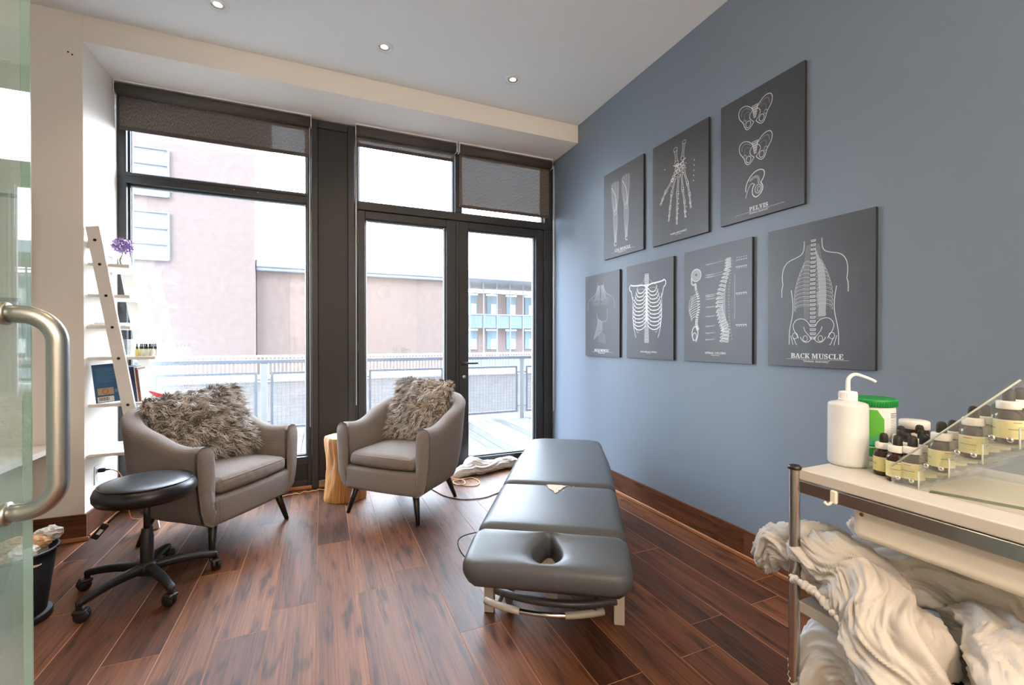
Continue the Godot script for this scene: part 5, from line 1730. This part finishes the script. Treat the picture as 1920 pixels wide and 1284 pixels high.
	var ld := lathed("lid", [Vector2(0.047, 0.134), Vector2(0.051, 0.135), Vector2(0.051, 0.150), Vector2(0.0495, 0.153), Vector2(0.046, 0.1545), Vector2(0.044, 0.1535), Vector2(0.001, 0.1545)], M.green_lid, tb, 40)
	for k in 60: box("rib", Vector3(cos(TAU * k / 60) * 0.0512, 0.1425, sin(TAU * k / 60) * 0.0512), Vector3(0.0013, 0.014, 0.0022), M.green_lid, ld, 0.0004, 1, Basis(Vector3.UP, -TAU * k / 60))
	var jr := thing("white_jar", "small amber jar with a broad white lid behind the dropper bottles", "jar", Vector3(1.372, yt, -0.62))
	lathed("body", [Vector2(0.001, 0), Vector2(0.027, 0), Vector2(0.029, 0.003), Vector2(0.029, 0.072), Vector2(0.025, 0.08), Vector2(0.025, 0.085)], M.amber, jr, 28)
	lathed("lid", [Vector2(0.028, 0.078), Vector2(0.03, 0.079), Vector2(0.03, 0.096), Vector2(0.028, 0.0985), Vector2(0.001, 0.099)], M.cap_white, jr, 32)
	# dropper bottles standing on the tray
	var first := make_dropper()
	var spots := [[1.128, -0.538, 1.0], [1.153, -0.576, 0.95], [1.196, -0.553, 0.97], [1.232, -0.582, 0.96], [1.262, -0.556, 0.98], [1.275, -0.602, 0.97], [1.318, -0.585, 0.99]]
	var tl := ["amber dropper bottle at the open corner of the tray by the rack", "amber dropper bottle right beside the wash bottle", "amber dropper bottle standing on the tray behind the first pair"]
	for k in spots.size():
		var b: Node3D = first if k == 0 else first.duplicate()
		if k > 0:
			b.name = numbered("dropper_bottle")
			add_child(b)
		b.position = Vector3(spots[k][0], yt, spots[k][1])
		b.rotation.y = 0.5 + k * 0.7
		b.scale = Vector3.ONE * spots[k][2]
		b.set_meta("label", tl[mini(k, 2)] if k < 2 else "amber dropper bottle on the tray between wipes tub and acrylic rack")
	# acrylic stair rack: tiers climb towards +z
	var rk := thing("acrylic_rack", "clear acrylic stair rack for dropper bottles on the trolley", "rack", Vector3(1.1, yt, -0.536))
	var wx := 0.24
	var dz := 0.0465
	var dy := 0.0375
	var side := [Vector2(0, 0), Vector2(dz * 4.4, 0), Vector2(dz * 4.4, 0.232), Vector2(dz * 4.0, 0.232), Vector2(0.0, 0.035)]
	for x in [0.0, wx]:
		var st := S(false)
		var n := side.size()
		for k in n:
			var p: Vector2 = side[k]
			var q: Vector2 = side[(k + 1) % n]
			quad(st, Vector3(x + 0.003, p.y, p.x), Vector3(x, p.y, p.x), Vector3(x, q.y, q.x), Vector3(x + 0.003, q.y, q.x))
		for k in range(1, n - 1):
			tri(st, Vector3(x, side[0].y, side[0].x), Vector3(x, side[k].y, side[k].x), Vector3(x, side[k + 1].y, side[k + 1].x))
			tri(st, Vector3(x + 0.003, side[0].y, side[0].x), Vector3(x + 0.003, side[k + 1].y, side[k + 1].x), Vector3(x + 0.003, side[k].y, side[k].x))
		var sp := fin(st, "side_panel", M.acrylic, rk)
		tubed("polished_edge", [Vector3(x + 0.0015, 0.035, 0.0), Vector3(x + 0.0015, 0.232, dz * 4.0)], 0.0017, M.acrylic_edge, sp, 6)
	for k in 4:
		var y := dy * k
		var z := dz * k
		var tr := box("tier", Vector3(wx / 2, y + 0.0015, z + dz / 2), Vector3(wx - 0.001, 0.003, dz), M.acrylic, rk, 0.0006)
		box("riser", Vector3(wx / 2, y + 0.016, z + 0.0015), Vector3(wx - 0.001, 0.032, 0.003), M.acrylic, tr, 0.0006)
		box("back_riser", Vector3(wx / 2, y + 0.019, z + dz - 0.001), Vector3(wx - 0.001, 0.036, 0.002), M.acrylic, tr, 0.0006)
		for q in [0.012, 0.035]:
			lathed("stud", [Vector2(0.0048, 0), Vector2(0.0046, 0.0012), Vector2(0.003, 0.0026), Vector2(0.0005, 0.0032)], M.chrome, tr, 14, Vector3(-0.0002, y + 0.014, z + q), Basis(Vector3(0, 0, 1), PI / 2))
		tubed("front_edge", [Vector3(0.0, y + 0.0015, z), Vector3(wx, y + 0.0015, z)], 0.0014, M.acrylic_edge, tr, 5)
		tubed("corner_edge", [Vector3(0.0, y, z + dz), Vector3(0.0, y + 0.036, z + dz)], 0.0013, M.acrylic_edge, tr, 5)
		for q in 5:
			var b: Node3D = first.duplicate()
			b.name = numbered("dropper_bottle")
			add_child(b)
			b.position = Vector3(1.1 + 0.028 + q * 0.044, yt + y + 0.0033, -0.536 + z + dz / 2 + 0.0005)
			b.rotation.y = 0.9 * q + k
			b.set_meta("label", "amber dropper bottle on the %s tier of the acrylic rack" % ["lowest", "second", "third", "top"][k])
			b.set_meta("group", "dropper bottles in the acrylic rack")
	var lf := thing("leaflet", "printed leaflet with a green edge under the acrylic rack", "leaflet", Vector3(1.21, yt, -0.43), 0.32)
	box("paper", Vector3(0, 0.0006, 0), Vector3(0.20, 0.0012, 0.15), M.leaflet, lf, 0.0003)
	box("green_band", Vector3(-0.088, 0.0014, 0), Vector3(0.022, 0.0004, 0.149), M.leaf_green, lf, 0.0001)

func make_dropper() -> Node3D:
	var o := thing("dropper_bottle", "amber dropper bottle", "bottle", Vector3.ZERO, 0.0, "dropper bottles on the trolley tray")
	lathed("glass_body", [Vector2(0.001, 0.0), Vector2(0.0165, 0.0), Vector2(0.019, 0.0025), Vector2(0.0195, 0.006), Vector2(0.0195, 0.047), Vector2(0.0185, 0.053), Vector2(0.0145, 0.058), Vector2(0.0115, 0.0605), Vector2(0.0112, 0.066)], M.amber, o, 26)
	var ls := S()
	var rows := []
	for y in [0.0105, 0.0435]:
		var row := []
		for k in 33: row.append(Vector3(cos(TAU * k / 32.0) * 0.0198, y, -sin(TAU * k / 32.0) * 0.0198))
		rows.append(row)
	for k in 32:
		quv(ls, [rows[0][k], rows[0][k + 1], rows[1][k + 1], rows[1][k]], [Vector2(k / 32.0, 1), Vector2((k + 1) / 32.0, 1), Vector2((k + 1) / 32.0, 0), Vector2(k / 32.0, 0)])
	fin(ls, "label", M.bottle_label, o)
	var cp := lathed("cap", [Vector2(0.012, 0.0615), Vector2(0.0158, 0.0618), Vector2(0.016, 0.063), Vector2(0.016, 0.0735), Vector2(0.0148, 0.0755), Vector2(0.008, 0.076)], M.cap_white, o, 30)
	lathed("rubber_bulb", [Vector2(0.0082, 0.075), Vector2(0.0082, 0.086), Vector2(0.0078, 0.092), Vector2(0.0058, 0.0965), Vector2(0.001, 0.098)], M.rubber_black, cp, 20)
	return o

func label_image() -> Image:
	var im := Image.create(256, 64, false, Image.FORMAT_RGB8)
	im.fill(Color8(226, 216, 148))
	im.fill_rect(Rect2i(0, 0, 256, 5), Color8(232, 226, 176))
	var r := RandomNumberGenerator.new()
	r.seed = 19
	for c in 3:
		var x0 := 8 + c * 84
		for k in 9:
			im.fill_rect(Rect2i(x0 + r.randi_range(0, 8), 14 + k * 5, r.randi_range(30, 62), 1), Color8(172, 160, 108))
		im.fill_rect(Rect2i(x0 + 22, 7, 26, 3), Color8(176, 96, 84))
		im.fill_rect(Rect2i(x0 + 10, 30, 50, 3), Color8(140, 128, 88))
	im.generate_mipmaps()
	return im

func tub_image() -> Image:
	var im := Image.create(480, 200, false, Image.FORMAT_RGB8)
	im.fill(Color8(236, 236, 232))
	for y in 200:
		for x in 220:
			var c := Color8(96, 178, 62)
			if y > 100: c = Color8(96, 178, 62).lerp(Color8(66, 168, 128), clampf((y - 100) / 40.0, 0, 1))
			if y > 150: c = Color8(34, 136, 62)
			if x < 200 - maxf(0, 40 - y) * 0.6: im.set_pixel(x, y, c)
	for y in 70:
		for x in 100:
			if Vector2((x - 50) / 48.0, (y - 35) / 30.0).length() < 1.0: im.set_pixel(40 + x, 30 + y, Color8(120, 196, 76))
	for k in 5: im.fill_rect(Rect2i(62 + k * 13, 56, 8, 14), Color8(240, 246, 240))
	for k in 4: im.fill_rect(Rect2i(20, 158 + k * 9, 150 - k * 18, 4), Color8(214, 236, 210))
	for k in 24: im.fill_rect(Rect2i(226, 14 + k * 7, 84 - (k * 29) % 34, 3 if k < 3 else 2), Color8(70, 70, 74) if k < 3 else Color8(130, 130, 132))
	for k in 24: im.fill_rect(Rect2i(340, 14 + k * 7, 100 - (k * 37) % 44, 2), Color8(130, 130, 132))
	im.generate_mipmaps()
	return im

# --- what stands at the left: glass door, desk, bin, framed board
func build_left_side():
	var xg := -0.419
	var d := thing("door_3", "frameless greenish glass door standing open with a steel pull", "door", Vector3.ZERO, 0.0, "", "structure")
	box("pane", Vector3(xg - 0.006, 1.2, -0.2185), Vector3(0.012, 2.38, 1.437), M.door_glass, d, 0.0015)
	box("polished_edge", Vector3(xg - 0.006, 1.2, -0.9375), Vector3(0.0118, 2.379, 0.0012), M.glass_edge, d, 0.0003)
	box("bottom_rail", Vector3(xg - 0.006, 0.045, -0.2185), Vector3(0.03, 0.07, 1.43), M.steel, d, 0.004)
	var z := -0.867
	var yt := 1.258
	var yb := 0.971
	var xr := -0.359
	var b := 0.042
	var pts := [Vector3(xg, yt, z)]
	for k in 13:
		var a := PI / 2 * k / 12.0
		pts.append(Vector3(xr - b + sin(a) * b, yt - b + cos(a) * b, z))
	for k in 13:
		var a := PI / 2 * k / 12.0
		pts.append(Vector3(xr - b + cos(a) * b, yb + b - sin(a) * b, z))
	pts.append(Vector3(xg, yb, z))
	var h := tubed("pull_handle", pts, 0.0127, M.brushed, d, 28)
	for y in [yt, yb]: lathed("collar", disc_prof(0.0165, 0.008, 0.002), M.brushed, h, 24, Vector3(xg, y, z), Basis(Vector3(0, 0, 1), -PI / 2))
	# desk against the pier
	var k := thing("desk", "white topped desk against the cream wall pier behind the glass door", "desk", Vector3(-2.12, 0, -3.1))
	box("desktop", Vector3(0, 0.585, 0), Vector3(1.38, 0.03, 0.78), M.white_lacquer, k, 0.003)
	for q in [[-0.64, -0.34], [0.3, -0.34], [-0.64, 0.34], [0.3, 0.34]]: box("leg", Vector3(q[0], 0.285, q[1]), Vector3(0.04, 0.57, 0.04), M.white_lacquer, k, 0.003)
	box("back_panel", Vector3(-0.17, 0.4, -0.34), Vector3(0.9, 0.3, 0.016), M.white_lacquer, k, 0.002)
	# framed board
	var fb := thing("framed_board", "dark framed board hanging on the cream pier above the desk", "picture frame", Vector3(-1.89, 1.755, ZS + 0.001))
	bars(fb, "frame_bar", -0.32, 0.32, -0.31, 0.31, 0.02, 0.02, 0.02, 0.02, 0.0, 0.028, M.walnut, 0.003)
	box("panel", Vector3(0, 0, 0.008), Vector3(0.6, 0.58, 0.012), M.hall_paint, fb, 0.001)
	# waste bin with paper
	var wbn := thing("waste_bin", "black wire mesh waste bin full of paper beside the desk", "bin", Vector3(-1.225, 0, -2.60))
	lathed("mesh_side", [Vector2(0.10, 0.03), Vector2(0.135, 0.30), Vector2(0.134, 0.30), Vector2(0.099, 0.03)], M.bin_black, wbn, 36)
	var hoop := []
	for q in 41: hoop.append(Vector3(cos(TAU * q / 40.0) * 0.138, 0.302, sin(TAU * q / 40.0) * 0.138))
	tubed("rim", hoop, 0.007, M.black_plastic, wbn, 8)
	lathed("base", [Vector2(0.001, 0.0), Vector2(0.118, 0.0), Vector2(0.12, 0.004), Vector2(0.12, 0.026), Vector2(0.115, 0.03), Vector2(0.001, 0.031)], M.black_plastic, wbn, 36)
	var rr := RandomNumberGenerator.new()
	rr.seed = 91
	for q in 9:
		var p := Vector3(rr.randf_range(-0.07, 0.075), 0.25 + rr.randf() * 0.07, rr.randf_range(-0.07, 0.07))
		if q < 3: p = Vector3(0.05 + 0.02 * q, 0.31 + 0.018 * q, 0.03 - 0.045 * q)
		var pp := thing("waste_paper", "crumpled %s paper in the black waste bin" % ["white", "brown", "cream"][q % 3], "paper", Vector3(-1.225, 0, -2.60) + p, 0.0, "papers in the waste bin")
		crumple(pp, 0.05, 100 + q, [M.paper_white, M.kraft, M.linen_cream][q % 3])
	for q in [[-1.4, 2.957], [-1.381, 2.946]]:
		var sc := lathed("wall_plug", disc_prof(0.005, 0.002, 0.0005), M.log_crack, self, 10, Vector3(q[0], q[1], ZS), Basis(Vector3.RIGHT, PI / 2))
		tag(sc, "tiny dark screw hole mark high on the cream pier", "mark", "screw marks on the pier")

func crumple(parent: Node3D, r: float, seed_: int, mat: Material):
	var n := FastNoiseLite.new()
	n.seed = seed_
	n.fractal_type = FastNoiseLite.FRACTAL_RIDGED
	n.frequency = 1.1
	var rows := []
	for i in 15:
		var row := []
		var th := PI * (i + 0.02) / 14.04
		for k in 20:
			var a := TAU * k / 20.0
			var d := Vector3(sin(th) * cos(a), cos(th), -sin(th) * sin(a))
			row.append(d * r * (0.8 + 0.35 * n.get_noise_3dv(d)) * Vector3(1, 0.7, 1))
		rows.append(row)
	var st := S(false)
	grid(st, rows, true, false, true)
	fin(st, "crumpled_sheet", mat, parent)

# --- on the floor
func build_floor_things():
	var tw := thing("trim_2", "copper brown wooden strip at the foot of the window", "trim", Vector3.ZERO, 0.0, "", "structure")
	box("strip", Vector3((XL + 0.26) / 2, 0.014, ZW + 0.012), Vector3(0.26 - XL, 0.028, 0.024), M.shoe, tw, 0.008, 2)
	var sh := thing("dropped_sheet", "white crumpled sheet lying along the foot of the door", "linen", Vector3.ZERO)
	cloth("sheet", [Vector3(1.06, 0.03, -3.77), Vector3(1.17, 0.045, -3.80), Vector3(1.27, 0.06, -3.84), Vector3(1.36, 0.05, -3.83), Vector3(1.50, 0.045, -3.86), Vector3(1.64, 0.045, -3.895), Vector3(1.76, 0.035, -3.90)], [0.035, 0.05, 0.062, 0.05, 0.05, 0.048, 0.03], 83, M.linen, sh, 90, 72, 0.45, 0.95)
	cloth("corner_fold", [Vector3(1.22, 0.03, -3.86), Vector3(1.25, 0.09, -3.88), Vector3(1.28, 0.11, -3.87), Vector3(1.30, 0.06, -3.82)], [0.035, 0.045, 0.04, 0.03], 89, M.linen, sh, 40, 48, 0.35, 1.0)
	var cb := thing("extension_cord", "brown extension cord looped on the floor behind the armchair", "cord", Vector3.ZERO)
	tubed("cable", curve([Vector3(0.74, 0.005, -3.82), Vector3(0.82, 0.005, -3.58), Vector3(0.885, 0.005, -3.36), Vector3(0.99, 0.005, -3.24), Vector3(1.14, 0.005, -3.21), Vector3(1.35, 0.005, -3.30)], 50), 0.0042, M.cord_brown, cb, 7)
	tubed("coil", curve([Vector3(0.97, 0.005, -3.78), Vector3(1.02, 0.005, -3.64), Vector3(1.09, 0.006, -3.54), Vector3(1.18, 0.006, -3.50), Vector3(1.24, 0.006, -3.58), Vector3(1.22, 0.007, -3.71), Vector3(1.11, 0.009, -3.70), Vector3(1.03, 0.013, -3.66), Vector3(1.04, 0.013, -3.56), Vector3(1.10, 0.014, -3.56), Vector3(1.12, 0.014, -3.66), Vector3(1.05, 0.014, -3.74)], 80), 0.0042, M.cord_tan, cb, 7)
	var wp := []
	for k in 81:
		var t := k / 80.0
		wp.append(Vector3(lerpf(-0.9, 0.06, t), 0.007 + 0.003 * sin(k * 1.3), lerpf(-3.77, -3.915, t) + 0.009 * sin(k * 0.85)))
	var ws := thing("twisted_cord", "twisted tan cord lying along the window's wooden strip", "cord", Vector3.ZERO)
	tubed("cord", curve(wp, 160), 0.0048, M.cord_tan, ws, 7)
	var tc := thing("table_cord", "thin black cord looping beside the massage table", "cord", Vector3.ZERO)
	tubed("cord", curve([Vector3(0.86, 0.004, -2.25), Vector3(0.74, 0.02, -2.30), Vector3(0.70, 0.06, -2.36), Vector3(0.715, 0.09, -2.42), Vector3(0.80, 0.10, -2.44), Vector3(0.95, 0.12, -2.38)], 40), 0.0035, M.black_plastic, tc, 7)
